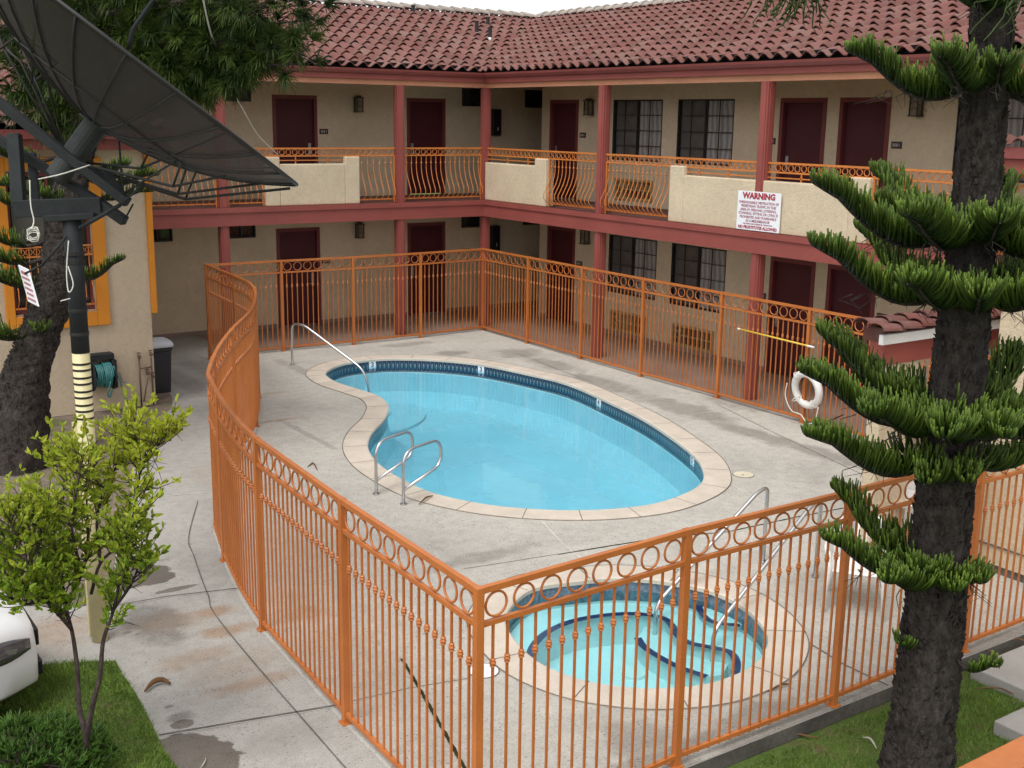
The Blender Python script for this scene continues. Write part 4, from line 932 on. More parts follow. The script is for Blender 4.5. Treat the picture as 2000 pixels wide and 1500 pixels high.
# plastic chair between spa and tree
def plastic_chair(c, ang, label):
    t = thing('garden_chair', label, 'chair', c); M_ = Matrix.Translation(Vector(c)) @ Matrix.Rotation(ang, 4, 'Z'); P = lambda x, y, z: M_ @ Vector((x, y, z))
    B = MB(); n_ = 9; vs = []; 
    for j in range(n_):
        for i in range(n_):
            x = -.23 + .46 * i / 8; y = -.22 + .44 * j / 8; vs.append(P(x, y, .42 - .02 * cos(pi * (i - 4) / 8) * cos(pi * (j - 4) / 9)))
    B.add(vs, [(j * n_ + i, j * n_ + i + 1, (j + 1) * n_ + i + 1, (j + 1) * n_ + i) for j in range(n_ - 1) for i in range(n_ - 1)]); s = B.build('seat', 'white', t, smooth=True); s.modifiers.new('thick', 'SOLIDIFY').thickness = .018
    B = MB()
    for k in range(6):
        x = -.19 + .38 * k / 5; pts = [P(x, .21, .42), P(x * 1.03, .27, .62), P(x * 1.0, .31, .80 - .6 * x * x)]; B.tube(pts, [.022, .024, .022], 6)
    B.tube(catmull([P(-.22, .22, .42), P(-.24, .28, .65), P(-.18, .32, .79), P(0, .33, .83), P(.18, .32, .79), P(.24, .28, .65), P(.22, .22, .42)], 5), .022, 8); B.build('backrest', 'white', t, smooth=True)
    for sx in (-1, 1):
        B = MB(); B.tube(catmull([P(sx * .24, .28, .64), P(sx * .28, .05, .64), P(sx * .29, -.16, .63), P(sx * .27, -.22, .58)], 5), .024, 8); B.build('armrest', 'white', t, smooth=True)
        B = MB(); B.tube([P(sx * .27, -.21, .60), P(sx * .25, -.22, .42), P(sx * .28, -.27, .0)], [.024, .028, .018], 8); B.build('leg', 'white', t, smooth=True)
        B = MB(); B.tube([P(sx * .22, .22, .43), P(sx * .27, .31, .0)], [.03, .018], 8); B.build('leg', 'white', t, smooth=True)
plastic_chair(gp(1668, 1185) + Vector((0, 0, .006)), 2.2, 'white plastic armchair behind the spa, half hidden by the pine')
c = gp(1740, 1075)
t = thing('side_table', 'small round white table behind the pine trunk', 'table', (c.x, c.y, .006)); B = MB(); B.tube([c + UP * .60, c + UP * .625, c + UP * .63], [.33, .34, .32], 30); B.build('table_top', 'white', t)
for k in range(4):
    an = k * pi / 2 + .4; B = MB(); B.tube([c + Vector((.24 * cos(an), .24 * sin(an), .60)), c + Vector((.30 * cos(an), .30 * sin(an), .006))], [.028, .02], 8); B.build('leg', 'white', t, smooth=True)
# ------------------------------------------------------------------ gateway, low wall and the stair roof at the right
gw = thing('tiled_gateway', 'cream gateway with a red beam under a tile coping, behind the pine', 'gateway', (4.3, 14.35, 0))
for xa, xb in ((3.95, 4.52), (2.0, 2.25)):
    B = MB(); B.box(xa, xb, 14.24, 14.40, 0.0, 2.18); B.build('pier', 'stucco', gw, bevel=.012)
B = MB(); B.box(2.0, 4.56, 14.24, 14.42, 2.181, 2.41); B.build('beam', 'red', gw)
B = MB(); B.box(1.95, 4.66, 14.421, 14.47, 2.41, 2.51); B.build('flashing', 'whitemetal', gw)
B = MB(); vs = []; rnd_ = []
for k in range(10):
    x0 = 4.70 - k * .31
    for yy, zz in ((14.40, 2.535), (14.22, 2.565)):
        vs = []
        for e, rr in ((0, .112), (1, .095)):
            for dr in (0, -.014):
                for i in range(9): an = pi * i / 8; vs.append((x0 - e * .37, yy + (rr + dr) * cos(an), zz + (rr + dr) * .62 * sin(an) + (.028 if e == 0 else 0)))
        B.add(vs, [(i, i + 1, i + 19, i + 18) for i in range(8)] + [(i, i + 9, i + 10, i + 1) for i in range(8)]); rnd_ += [random.random()] * 16
B.box(1.95, 4.56, 14.14, 14.40, 2.411, 2.56); rnd_ += [.1] * 6
rt = B.build('tile_coping', 'tile', gw)
at = rt.data.attributes.new('rnd', 'FLOAT', 'FACE'); at.data.foreach_set('value', rnd_)
lw = thing('low_wall', 'low cream stucco wall behind the fence, right of the pine trunk', 'wall', (4.1, 15.2, 0))
B = MB(); B.box(3.565, 4.12, 14.86, 15.00, .012, 1.12); B.build('wall_face', 'stucco', lw, bevel=.01)
B = MB(); B.box(3.90, 4.12, 15.003, 15.20, .012, 1.62); B.box(3.87, 4.15, 14.97, 15.23, 1.621, 1.70); B.build('pier', 'stucco', lw, bevel=.012)
rw = thing('end_wall', 'tall plain cream stucco wall at the right edge of the court', 'wall', (3.55, 17.5, 0))
B = MB(); B.box(2.2, 3.56, 15.03, 21.0, .10, 3.35); B.build('wall_face', 'stucco', rw); B = MB(); B.box(2.2, 3.53, 15.06, 21.0, -.12, .099); B.box(3.561, 3.575, 15.03, 21, .30, .315); B.build('footing', 'joint_d', rw)
sr = thing('stair_roof', 'small hipped tile roof at right edge below the motel eave', 'roof', (0.2, 13.5, 3.9))
B = MB(); B.box(0.24, 0.32, 12.66, 16.4, 3.98, 4.17); B.build('fascia', 'red', sr); B = MB(); B.box(0.24, 0.38, 12.60, 16.4, 4.171, 4.315); B.build('gutter', 'red2', sr)
hs = Vector((-1.2, 0, .42)).normalized()
tile_roof('tile_roof', Vector((0.36, 12.62, 4.33)), Vector((0, 1, 0)), hs, 3.7, 1.7, sr, [(Vector((0.36, 12.62, 4.4)), Vector((-1, -1, 0)))])
# ------------------------------------------------------------------ office building at the left
of = thing('office_building', 'cream office block with orange window surround behind the satellite dish', 'building', (8.61, 3.57, 0))
YL = 3.57
B = MB(); wl = lambda u, z, d: (u, YL - d, z)
wall_sheet(B, 8.61, 14.5, 0.015, 4.3, [(9.45, 10.63, 1.62, 3.72)], wl, .14)
B.add([(8.61, YL, .015), (8.61, -1.5, .015), (8.61, -1.5, 4.3), (8.61, YL, 4.3)], [(0, 1, 2, 3)]); B.build('wall', 'stucco2', of)
B = MB(); B.box(9.26, 9.45, YL + .001, YL + .055, 1.38, 3.93); B.box(10.63, 10.76, YL + .001, YL + .055, 1.38, 3.93); B.box(9.451, 10.629, YL + .001, YL + .055, 1.38, 1.60); B.box(9.451, 10.629, YL + .001, YL + .055, 3.74, 3.93); B.build('window_surround', 'ochre', of, bevel=.008)
B = MB(); B.box(8.52, 8.609, 3.50, 3.62, 1.50, 4.05); B.build('corner_trim', 'ochre', of, bevel=.006)
B = MB(); B.box(9.46, 10.62, YL - .13, YL - .12, 1.63, 3.71); wdw = B.build('window', 'darkglass', of)
B = MB(); B.box(9.45, 9.50, YL - .119, YL - .07, 1.62, 3.72); B.box(10.58, 10.63, YL - .119, YL - .07, 1.62, 3.72); B.box(9.501, 10.579, YL - .119, YL - .07, 1.62, 1.69); B.box(9.501, 10.579, YL - .119, YL - .07, 3.65, 3.72); B.box(10.02, 10.06, YL - .118, YL - .072, 1.691, 3.649); B.build('frame', 'doorframe', wdw)
B = MB(); B.box(10.1, 10.55, YL - .1185, YL - .112, 2.7, 3.6); B.build('curtain', 'darkcurtain', wdw)
B = MB()
for z in (2.62, 2.48, 1.72): B.bar((9.46, YL + .03, z), (10.62, YL + .03, z), .024, .026)
for k in range(11):
    x = 9.52 + k * .107; B.tube([(x, YL + .03, 2.62), (x, YL + .03, 2.35), (x, YL + .07, 2.2), (x, YL + .16, 2.0), (x, YL + .17, 1.86), (x, YL + .08, 1.76), (x, YL + .03, 1.72)], .008, 5)
    B.ring((x, YL + .03, 2.55), Vector((1, 0, 0)), UP, .045, .006, 12, 5)
B.build('window_grille', 'orange2', of)
B = MB(); B.box(8.3, 14.5, YL + .30, YL + .36, 4.04, 4.20); B.build('fascia', 'red', of); B = MB(); B.box(8.3, 14.5, YL + .30, YL + .44, 4.201, 4.33); B.build('gutter', 'red2', of)
B = MB(); B.box(8.3, 14.5, YL + .001, YL + .299, 4.08, 4.12); B.build('soffit', 'soffit', of)
tile_roof('roof', Vector((8.3, YL + .40, 4.36)), Vector((1, 0, 0)), Vector((0, -1, .36)).normalized(), 6.2, 5.4, of)
B = MB(); B.add([(8.32, YL + .32, 4.32), (14.5, YL + .32, 4.32), (14.5, YL - 4.6, 6.08), (8.32, YL - 4.6, 6.08)], [(0, 1, 2, 3)]); B.build('roof_underlay', 'void', of)
# hose reel, pipes, bin, post, small sign
hr = thing('hose_reel', 'wall mounted reel of teal garden hose on the office wall', 'hose reel', (9.5, YL, .35))
B = MB(); B.box(9.28, 9.66, YL + .001, YL + .20, .86, .95); B.box(9.27, 9.30, YL + .001, YL + .28, .42, .86); B.box(9.64, 9.67, YL + .001, YL + .28, .42, .86); B.build('bracket', 'dishmetal', hr, bevel=.006)
B = MB()
for x in (9.31, 9.62): B.tube([(x, YL + .16, .62), (x + .015, YL + .16, .62)], .235, 24)
B.build('drum_flange', 'dishmetal', hr)
B = MB(); pts = []
for k in range(9 * 16 + 1):
    an = 2 * pi * k / 16; rr = .19 - .025 * (k // 72); x = 9.345 + .25 * (k / 144); pts.append((x, YL + .16 + rr * cos(an) + random.uniform(-.008, .008), .62 + rr * sin(an)))
B.tube(pts, .016, 6); B.tube(catmull([(9.40, YL + .36, .55), (9.45, YL + .34, .36), (9.42, YL + .33, .30), (9.38, YL + .34, .42)], 5), .013, 6)
B.tube(catmull([(9.34, YL + .34, .78), (9.26, YL + .36, .55), (9.20, YL + .33, .30), (9.13, YL + .32, .12), (9.16, YL + .40, .03), (9.32, YL + .7, .02), (9.45, YL + .75, .02)], 6), .013, 6); B.build('hose_coil', 'hose', hr, smooth=True)
B = MB(); B.tube([(9.27, YL + .16, .62), (9.20, YL + .16, .62), (9.20, YL + .28, .50), (9.13, YL + .28, .50)], .010, 6); B.build('crank', 'galv', hr)
fp = thing('pipe_manifold', 'rusty water pipes with two taps low on the office corner', 'pipes', (8.75, YL, 0.02))
B = MB(); B.tube([(8.86, YL + .06, .02), (8.86, YL + .06, .80)], .014, 8); B.tube([(8.67, YL + .06, .02), (8.67, YL + .06, .80)], .014, 8); B.tube([(8.86, YL + .062, .64), (8.67, YL + .062, .645)], .012, 8); B.tube([(8.83, YL + .08, .1), (8.74, YL + .08, .50)], .010, 8); B.build('pipe_run', 'rust', fp, smooth=True)
for x, z in ((8.86, .80), (8.67, .82), (8.74, .52), (8.66, .46)):
    B = MB(); B.tube([(x, YL + .06, z), (x, YL + .06, z + .06)], .024, 8); B.tube([(x, YL + .03, z + .05), (x, YL + .14, z + .04)], .016, 8); B.ring((x, YL + .06, z + .09), Vector((1, 0, 0)), Vector((0, 1, 0)), .028, .007, 10, 5); B.build('tap', 'rust', fp)
tb = thing('rubbish_bin', 'black rubbish bin with pale lid behind the office corner', 'bin', (8.27, 2.62, .007))
def rrect(w, d, r, k=4):
    out = []
    for cx, cy, a0 in ((w - r, d - r, 0), (-w + r, d - r, pi / 2), (-w + r, -d + r, pi), (w - r, -d + r, 1.5 * pi)):
        for j in range(k + 1): an = a0 + (pi / 2) * j / k; out.append((cx + r * cos(an), cy + r * sin(an)))
    return out
B = MB(); vs = []; secs = [(.175, .20, .0), (.205, .235, .70), (.22, .25, .72), (.22, .25, .78)]
for w, d, z in secs: vs += [(8.27 + x, 2.62 + y, .007 + z) for x, y in rrect(w, d, .07)]
n_ = 20; B.add(vs, [(r_ * n_ + i, r_ * n_ + (i + 1) % n_, (r_ + 1) * n_ + (i + 1) % n_, (r_ + 1) * n_ + i) for r_ in range(3) for i in range(n_)] + [tuple(range(n_))[::-1]]); B.build('bin_body', 'bin', tb)
B = MB(); vs = []
for w, d, z in [(.232, .262, .781), (.235, .265, .82), (.21, .24, .87), (.12, .12, .895)]: vs += [(8.27 + x, 2.62 + y, .007 + z) for x, y in rrect(w, d, .07 if w > .15 else .05)]
B.add(vs, [(r_ * n_ + i, r_ * n_ + (i + 1) % n_, (r_ + 1) * n_ + (i + 1) % n_, (r_ + 1) * n_ + i) for r_ in range(3) for i in range(n_)] + [tuple(range(60, 80)), tuple(range(20))[::-1]]); B.build('lid', 'lidgrey', tb, smooth=False)
# ------------------------------------------------------------------ satellite dish on its pole
PB = gp(196, 1250); PB = Vector((PB.x, PB.y, 0.007))
dish = thing('satellite_dish', 'big black mesh satellite dish on a striped pole', 'satellite dish', PB)
ztop = 3.74
B = MB(); B.tube([PB, PB + UP * 2.60], .072, 20); lowp = B.build('lower_pole', 'polecream', dish, smooth=True)
B = MB(); B.tube([PB + UP * 2.601, PB + UP * ztop], .0735, 20); B.build('upper_pole', 'dishmetal', dish, smooth=True)
B = MB()
for k in range(9):
    z = 2.50 - k * .059 + (.006 if k % 2 else 0)
    B.tube([PB + UP * z, PB + UP * (z + .018)], .0738, 20, caps=True)
B.build('stripe', 'frame_black', lowp)
for z, r_ in ((3.35, .078), (2.95, .078), (2.75, .078), (3.42, .085)):
    B = MB(); B.tube([PB + UP * z, PB + UP * (z + .03)], r_, 16); B.build('pole_clamp', 'black', dish)
ZC = depth_of(PB + UP * 3.7)
def dq(px, py, off=0.0): return dp(px, py, ZC + off)
mt = MB()
mt.bar(dq(30, 408), dq(200, 402), .10, .14); mt.bar(dq(92, 426), dq(190, 420), .20, .05); mt.bar(dq(28, 262), dq(38, 405), .10, .09, up=CF)
mt.build('mount_plate', 'dishmetal', dish, bevel=.006)
mt = MB(); mt.bar(dq(-40, 170, -.1), dq(250, 396, -.05), .075, .075); mt.bar(dq(-40, 248, .25), dq(200, 400, .12), .07, .07); mt.bar(dq(196, 398, .02), dq(244, 432, -.02), .075, .075); mt.bar(dq(198, 330, .1), dq(246, 396, -.02), .07, .07)
mt.bar(dq(62, 300, .3), dq(70, 400, .2), .07, .05, up=CF); mt.build('mount_beam', 'dishmetal', dish, bevel=.005)
mt = MB(); mt.tube([dq(155, 446, -.1), dq(235, 400, -.12)], .018, 8); mt.tube([dq(235, 400, -.12), dq(282, 358, -.1)], .010, 8); mt.tube([dq(232, 270, .1), dq(240, 376, -.02)], .009, 6); mt.tube([dq(240, 436, -.02), dq(260, 398, -.02)], .008, 6); mt.tube([dq(82, 518, -.1), dq(130, 462, -.08)], .012, 6); mt.tube([dq(48, 535, -.12), dq(84, 516, -.1)], .010, 6)
mt.build('actuator', 'dishmetal', dish, smooth=True)
HUB = dq(190, 240); AX = (CR * .605 + CU * .795 - CF * .018).normalized(); RD_, DPT = 1.565, .59
E1 = (CR * .795 - CU * .605); E1 = (E1 - AX * E1.dot(AX)).normalized(); E2 = AX.cross(E1)
def para(r, an): return HUB + AX * (DPT * (r / RD_) ** 2) + (E1 * cos(an) + E2 * sin(an)) * r
B = MB(); NR, NA = 10, 48; vs = [para(RD_ * (.08 + .92 * i / NR), 2 * pi * j / NA) for i in range(NR + 1) for j in range(NA)]
B.add(vs, [(i * NA + j, i * NA + (j + 1) % NA, (i + 1) * NA + (j + 1) % NA, (i + 1) * NA + j) for i in range(NR) for j in range(NA)]); B.build('reflector', 'mesh', dish, smooth=True)
B = MB(); B.tube([para(RD_, 2 * pi * j / 64) for j in range(64)], .016, 6, closed=True); B.tube([para(RD_ * .55, 2 * pi * j / 48) - AX * .012 for j in range(48)], .009, 5, closed=True); B.build('rim', 'black', dish, smooth=True)
for j in range(24):
    an = 2 * pi * j / 24 + .06; B = MB(); B.tube([para(RD_ * (.06 + .94 * i / 8), an) - AX * .012 for i in range(9)], .0105, 5); B.build('rib', 'black', dish, smooth=True)
B = MB(); B.tube([HUB - AX * .02, HUB - AX * .30, HUB - AX * .56], [.10, .10, .095], 20); B.tube([HUB - AX * .03, HUB + AX * .015], .15, 20); B.build('hub_tube', 'hubsteel', dish)
RDX = .02
for pts, r_ in (([(150, 316, .1), (275, 329, .0), (448, 256, -.05)], .012), ([(275, 329, .0), (302, 272, -.15)], .010), ([(152, 318, -.1), (338, 364, -.25), (442, 343, -.3)], .012), ([(338, 364, -.25), (354, 318, -.4)], .010),
                ([(152, 320, .15), (347, 379, .2), (520, 357, .2)], .012), ([(347, 379, .2), (366, 322, .1)], .010), ([(154, 322, .3), (362, 389, .35), (566, 368, .1)], .013), ([(362, 389, .35), (385, 329, .2)], .010), ([(236, 382, -.05), (345, 313, -.2)], .009),
                ([(122, 282, .0), (20, 40, .0)], .010), ([(118, 284, .1), (10, 100, .1), (-40, -20, .1)], .011), ([(20, 38, .0), (112, 122, -.05)], .012), ([(112, 122, -.05), (64, 162, .1)], .009), ([(124, 284, -.15), (90, 150, -.2), (108, 148, -.3)], .009), ([(72, -30, -.3), (62, 165, -.1)], .012), ([(45, 62, 0), (0, 96, .1)], .009), ([(120, 284, .25), (40, 120, .3), (-30, 60, .3)], .011)):
    B = MB(); B.tube([dq(*p) for p in pts], r_, 6); B.build('truss_strut', 'black', dish, smooth=True)
FOC = HUB + CR * .56 + CU * 1.28
for leg in ([(252, 96, .05), (257, 60, .0), (300, 0, -.05), (348, -72, -.1)], [(20, -60, .6), (200, -100, .3), (352, -100, .0)], [(420, 240, -.9), (450, 60, -.6), (372, -90, -.1)][:0]):
    if leg: B = MB(); B.tube(round_path([dq(*p) for p in leg], .10, 5), .018, 8); B.build('feed_leg', 'dishmetal', dish, smooth=True)
FOC = dq(356, -100, -.05)
B = MB(); B.tube([FOC, FOC + AX * .22], [.09, .07], 14); B.build('feed_horn', 'hubsteel', dish)
B = MB(); B.tube(catmull([dq(58, 352, -.15), dq(60, 400, -.18), dq(66, 430, -.18), dq(62, 448, -.2)], 6), .006, 5); c = dq(64, 452, -.2)
B.tube([c + CR * (.05 * cos(a_ * .9)) + CU * (.045 * sin(a_ * .9) - .002 * a_) + CF * (.01 * (a_ % 3)) for a_ in range(26)], .005, 5)
B.tube(catmull([dq(134, 470, -.12), dq(130, 530, -.12), dq(134, 570, -.14), dq(143, 555, -.14), dq(133, 520, -.13)], 6), .005, 5); B.tube([dq(118, 588, -.14), dq(137, 583, -.14)], .005, 5)
B.tube(catmull([dq(75, 350, -.2), dq(120, 340, -.25), dq(176, 322, -.2)], 5), .006, 5); B.build('loose_cable', 'rope', dish, smooth=True)
pst = thing('utility_box', 'small cream conduit box beside the striped dish pole', 'box', gp(145, 895)); c = PB + Vector((.16, .05, 0)); 
B = MB(); q = dp(148, 838, depth_of(PB + UP * 1.8) + .05); B.obox(q, CR * .022, CF * .03, UP * .065); B.build('box_body', 'polecream', pst, bevel=.004); pst.location = pst.location
B = MB(); B.tube([Vector((q.x, q.y, .007)), q - UP * .064], .012, 8); B.build('conduit', 'polecream', pst)
cb = thing('hanging_cable', 'thin white cable sagging from the tree to the balcony', 'cable', (4.86, 0.1, 3.79)); B = MB()
e = Vector((4.86, 0.08, 3.80)); d1 = depth_of(e); dd_ = lambda f: 11.0 + (d1 - 11.0) * f
B.tube(catmull([dp(388, -40, dd_(0)), dp(398, 5, dd_(.1)), dp(412, 65, dd_(.25)), dp(430, 105, dd_(.35)), dp(447, 160, dd_(.5)), dp(475, 215, dd_(.7)), dp(505, 265, dd_(.85)), e], 6), .0095, 5); B.build('cable_strand', 'rope', cb, smooth=True)
sgn = thing('notice_board', 'small tilted white notice board with faded red print by the left pine', 'sign', dp(58, 590, 14.6))
A_, B_, C_, D_ = [dp(x, y, z) for x, y, z in ((37, 519, 14.75), (56, 528, 14.55), (75, 597, 14.5), (57, 590, 14.7))]
u_ = (B_ - A_); v_ = (D_ - A_); w_ = u_.cross(v_).normalized(); B = MB(); B.obox((A_ + C_) / 2, u_ / 2, v_ / 2, w_ * .008); B.build('board', 'signwhite', sgn)
B = MB(); sgw = -1 if w_.dot(CAM_POS - A_) < 0 else 1
for k in range(6): B.obox(A_ + u_ * .5 + v_ * (.14 + k * .145), u_ * (.40 if k % 2 else .34), v_ * (.045 if k == 0 else .030), w_ * .003 * 1); 
for i in range(len(B.v)): B.v[i] = tuple(Vector(B.v[i]) + w_ * (.0095 * sgw))
B.build('print_rows', 'greytext', sgn)
# ------------------------------------------------------------------ star pines
def trunk_mesh(path, radii, rough=.03, seg=22, rings=60, seed=3):
    rnd = random.Random(seed); C_ = catmull(path, 16); N = len(C_); B = MB(); vs = []
    ph = [rnd.uniform(0, 6.28) for _ in range(9)]
    def rad(t):
        f = t * (len(radii) - 1); i = min(int(f), len(radii) - 2); return radii[i] + (radii[i + 1] - radii[i]) * (f - i)
    M_ = 1
    full = []
    for a, b in zip(C_[:-1], C_[1:]):
        for k in range(M_): full.append(a + (b - a) * (k / M_))
    full.append(C_[-1]); n = len(full)
    for i, p in enumerate(full):
        t = i / (n - 1); r = rad(t)
        for j in range(seg):
            an = 2 * pi * j / seg
            bumpy = 1 + rough * (sin(an * 3 + ph[0] + t * 9) * .5 + sin(an * 7 + ph[1] - t * 31) * .6 + sin(an * 5 + ph[2] + t * 57) * .5 + sin(t * 40 + ph[3] + 6 * sin(an * 2 + ph[4])) * .4) + rnd.uniform(-rough, rough) * 1.6
            vs.append((p.x + r * bumpy * cos(an), p.y + r * bumpy * sin(an), p.z))
    B.add(vs, [(i * seg + j, i * seg + (j + 1) % seg, (i + 1) * seg + (j + 1) % seg, (i + 1) * seg + j) for i in range(n - 1) for j in range(seg)] + [tuple((n - 1) * seg + j for j in range(seg))])
    H = (full[-1] - full[0]).length                       # curling bark scales
    for _ in range(int(H * 620)):
        i = rnd.randrange(n - 1); f = rnd.random(); p = full[i] + (full[i + 1] - full[i]) * f; r = rad((i + f) / (n - 1)); an = rnd.uniform(0, 2 * pi); o = Vector((cos(an), sin(an), 0)); tg = Vector((-sin(an), cos(an), 0)); c = p + o * (r * rnd.uniform(.97, 1.02))
        w = rnd.uniform(.008, .024); h = rnd.uniform(.02, .055); lift = rnd.uniform(.006, .022); sk = rnd.uniform(-.4, .4) * w
        B.add([c - tg * w - UP * h * .5, c + tg * w - UP * h * .5, c + tg * (w * .7 + sk) + UP * h * .5 + o * lift, c - tg * (w * .7 - sk) + UP * h * .5 + o * lift, c + tg * sk + UP * h * .2 - o * .01], [(0, 1, 2, 3), (2, 1, 4), (3, 4, 0), (3, 2, 4)])
    return B
def pine_branch(F, Wd, base, dirn, L, rise, flen, fr=.0075, spacing=.022, rnd=random, sides=5, segs=5, start=.12, spread=1.0, droop=0.10, dense=False):
    """one plume: a limb that dips, then lifts, with rows of rope-like upswept branchlets; F foliage mesh, Wd wood mesh"""
    d = Vector((dirn[0], dirn[1], 0)).normalized(); sd = Vector((-d.y, d.x, 0))
    def P(t): return base + d * (L * t) + UP * (rise * t ** 1.7 * L - droop * L * sin(pi * min(1, t * 1.25)) * (1 - .3 * t)) + sd * (.04 * L * sin(3 * t + rise * 5))
    n = 10; pts = [P(i / n) for i in range(n + 1)]; Wd.tube(pts, [.028 * (1 - .85 * i / n) * min(1, L) + .005 for i in range(n + 1)], 6)
    cnt = max(4, int(L * (1 - start) / spacing))
    for k in range(cnt):
        t = start + (1 - start) * (k + rnd.random() * .6) / cnt; p = P(min(t, 1)); tt = (P(min(1, t + .02)) - P(max(0, t - .02))).normalized()
        env = (1.0 - .30 * t) * (1.0 if t < .68 else 1 - ((t - .68) / .32) ** 1.4 * .62)
        for s in (-1, 1, -1, 1, 0) + ((-1, 1) if dense else ()):
            sp = spread * (rnd.uniform(.35, 1.25) if s else rnd.uniform(-.3, .3)); fl = flen * env * rnd.choice((rnd.uniform(.45, .8), rnd.uniform(.8, 1.2), rnd.uniform(.85, 1.05)))
            o = p + sd * (s * .012); dir0 = (sd * ((s if s else 1) * sp) + tt * rnd.uniform(.2, .8) + UP * rnd.uniform(.0, .45)).normalized(); dir1 = (UP * 1.15 + tt * rnd.uniform(-.15, .5) + sd * ((s if s else 1) * rnd.uniform(-.1, .55) * sp)).normalized()
            q = [o]
            for i in range(segs):
                f = (i + 1) / segs; dd = (dir0 * (1 - f) + dir1 * f).normalized(); q.append(q[-1] + dd * (fl / segs))
            jr = fr * rnd.uniform(.8, 1.25)
            rs = [jr * .85] + [jr * (1.08 - .08 * i) for i in range(1, segs)] + [jr * .5]
            tv = rnd.uniform(.55, 1.0)
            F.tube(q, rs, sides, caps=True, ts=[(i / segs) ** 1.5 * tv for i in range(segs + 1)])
def twig_fringe(Wd, base, dirn, L, rnd, n=14):
    d = Vector((dirn[0], dirn[1], 0)).normalized()
    for k in range(n):
        a = base + d * (L * rnd.uniform(.05, .8)) + UP * -.02; Wd.tube([a, a + d * rnd.uniform(-.02, .07) + UP * -.04 + Vector((rnd.uniform(-.05, .05), rnd.uniform(-.05, .05), 0)), a + d * rnd.uniform(0, .12) + UP * -rnd.uniform(.07, .13) + Vector((rnd.uniform(-.09, .09), rnd.uniform(-.09, .09), 0))], [.004, .003, .0015], 4, caps=False)
TR = Vector((7.62, 17.36, -.13))
t = thing('star_pine', 'tall star pine with dark trunk and whorled green plumes on the right lawn', 'tree', TR)
trunk_mesh([TR + UP * z + Vector((dx, dy, 0)) for z, dx, dy in ((0, 0, 0), (.6, .0, 0), (1.4, .0, .01), (2.4, .01, 0), (3.4, 0, .01), (4.4, -.01, 0), (5.4, 0, 0), (6.8, 0, 0))], [.270, .215, .195, .178, .158, .138, .122, .105], .05, 34, seed=5).build('trunk', 'bark', t, smooth=True)
LEFT = Vector((-CR.x, -CR.y, 0)).normalized(); TOW = Vector((-CF.x, -CF.y, 0)).normalized()
def dirlt(l, f): return LEFT * l + TOW * f
rr = random.Random(11)
# (z of the joint, direction as (left, towards camera), length, rise, branchlet length)
PL = [(5.22, (.55, .85), .60, .45, .30), (5.28, (-.7, .7), .7, .3, .25), (5.45, (.9, -.3), .7, .35, .25), (5.45, (.15, .9), .45, .5, .26),
      (4.70, (1, .10), .80, .40, .24), (4.72, (.75, .8), .55, .40, .24), (4.68, (-1, .1), .80, .38, .22), (4.70, (-.5, .9), .40, .30, .20), (4.74, (.2, 1), .36, .35, .2),
      (3.70, (1, .08), .98, .50, .27), (3.70, (.72, .72), .78, .30, .27), (3.68, (-1, .18), .95, .42, .27), (3.66, (-.55, .85), .75, .22, .25), (3.72, (.1, 1), .52, .30, .26), (3.75, (.5, -.9), .8, .5, .25), (3.72, (-.5, -.85), .8, .5, .25),
      (3.26, (1, .15), .98, .46, .26), (3.25, (.7, .75), .74, .24, .26), (3.24, (.25, 1), .62, .12, .25), (3.25, (-.35, .95), .66, .16, .26), (3.27, (-1, .2), .98, .34, .27), (3.28, (.6, -.8), .8, .5, .25), (3.28, (-.8, -.6), .8, .4, .25),
      (2.38, (1, .05), .96, .42, .26), (2.37, (.80, .6), .84, .20, .27), (2.36, (.42, .95), .74, .05, .26), (2.36, (-.1, 1), .60, .05, .25), (2.37, (-.6, .8), .72, .12, .27), (2.38, (-1, .15), .95, .30, .28), (2.42, (.8, -.6), .90, .55, .30), (2.40, (-.7, -.7), .9, .4, .28), (2.45, (.95, -.35), .75, .62, .26),
      (2.08, (1, .30), 1.0, .30, .25), (2.06, (.55, .85), .55, -.05, .22), (2.06, (.15, 1), .42, -.05, .20), (2.05, (-.9, -.35), .95, .02, .20),
      (1.42, (1, .15), .74, .42, .23), (1.40, (.72, .72), .62, .18, .22), (1.38, (.1, 1), .32, .05, .20), (1.40, (-.45, .9), .26, .1, .20), (1.46, (.75, -.6), .70, .6, .25)]
PL += [(z + rr.uniform(-.05, .05), (l * .6 + rr.uniform(-.5, .5), f * .6 + .45 + rr.uniform(-.2, .3)), L * rr.uniform(.45, .62), rise * .5, fl * .85) for z, (l, f), L, rise, fl in PL if L > .6 and rr.random() < .22]
ZM = [(0, 0), (1.42, 1.67), (2.08, 2.43), (2.38, 2.73), (3.26, 3.54), (3.70, 3.90), (4.70, 4.80), (5.3, 5.36), (7, 7)]
def zmap(z):
    for (a, b), (c, e) in zip(ZM[:-1], ZM[1:]):
        if z <= c: return b + (e - b) * (z - a) / (c - a)
    return z
for z, (l, f), L, rise, fl in PL:
    z = zmap(z); d = dirlt(l, f).normalized(); base = Vector((TR.x, TR.y, z)) + d * .15; F = MB(); Wd = MB()
    pine_branch(F, Wd, base, d, L * .92, (rise * .66 + .02) if f > -.1 else rise * .85, fl * 1.16, fr=.0088, spacing=.0195, rnd=rr, segs=4, start=.02, droop=.15, dense=True); twig_fringe(Wd, base, d, L * .8, rr, 9)
    b = Wd.build('branch', 'bark', t); F.build('foliage', 'needles', b, smooth=True, attr=True)
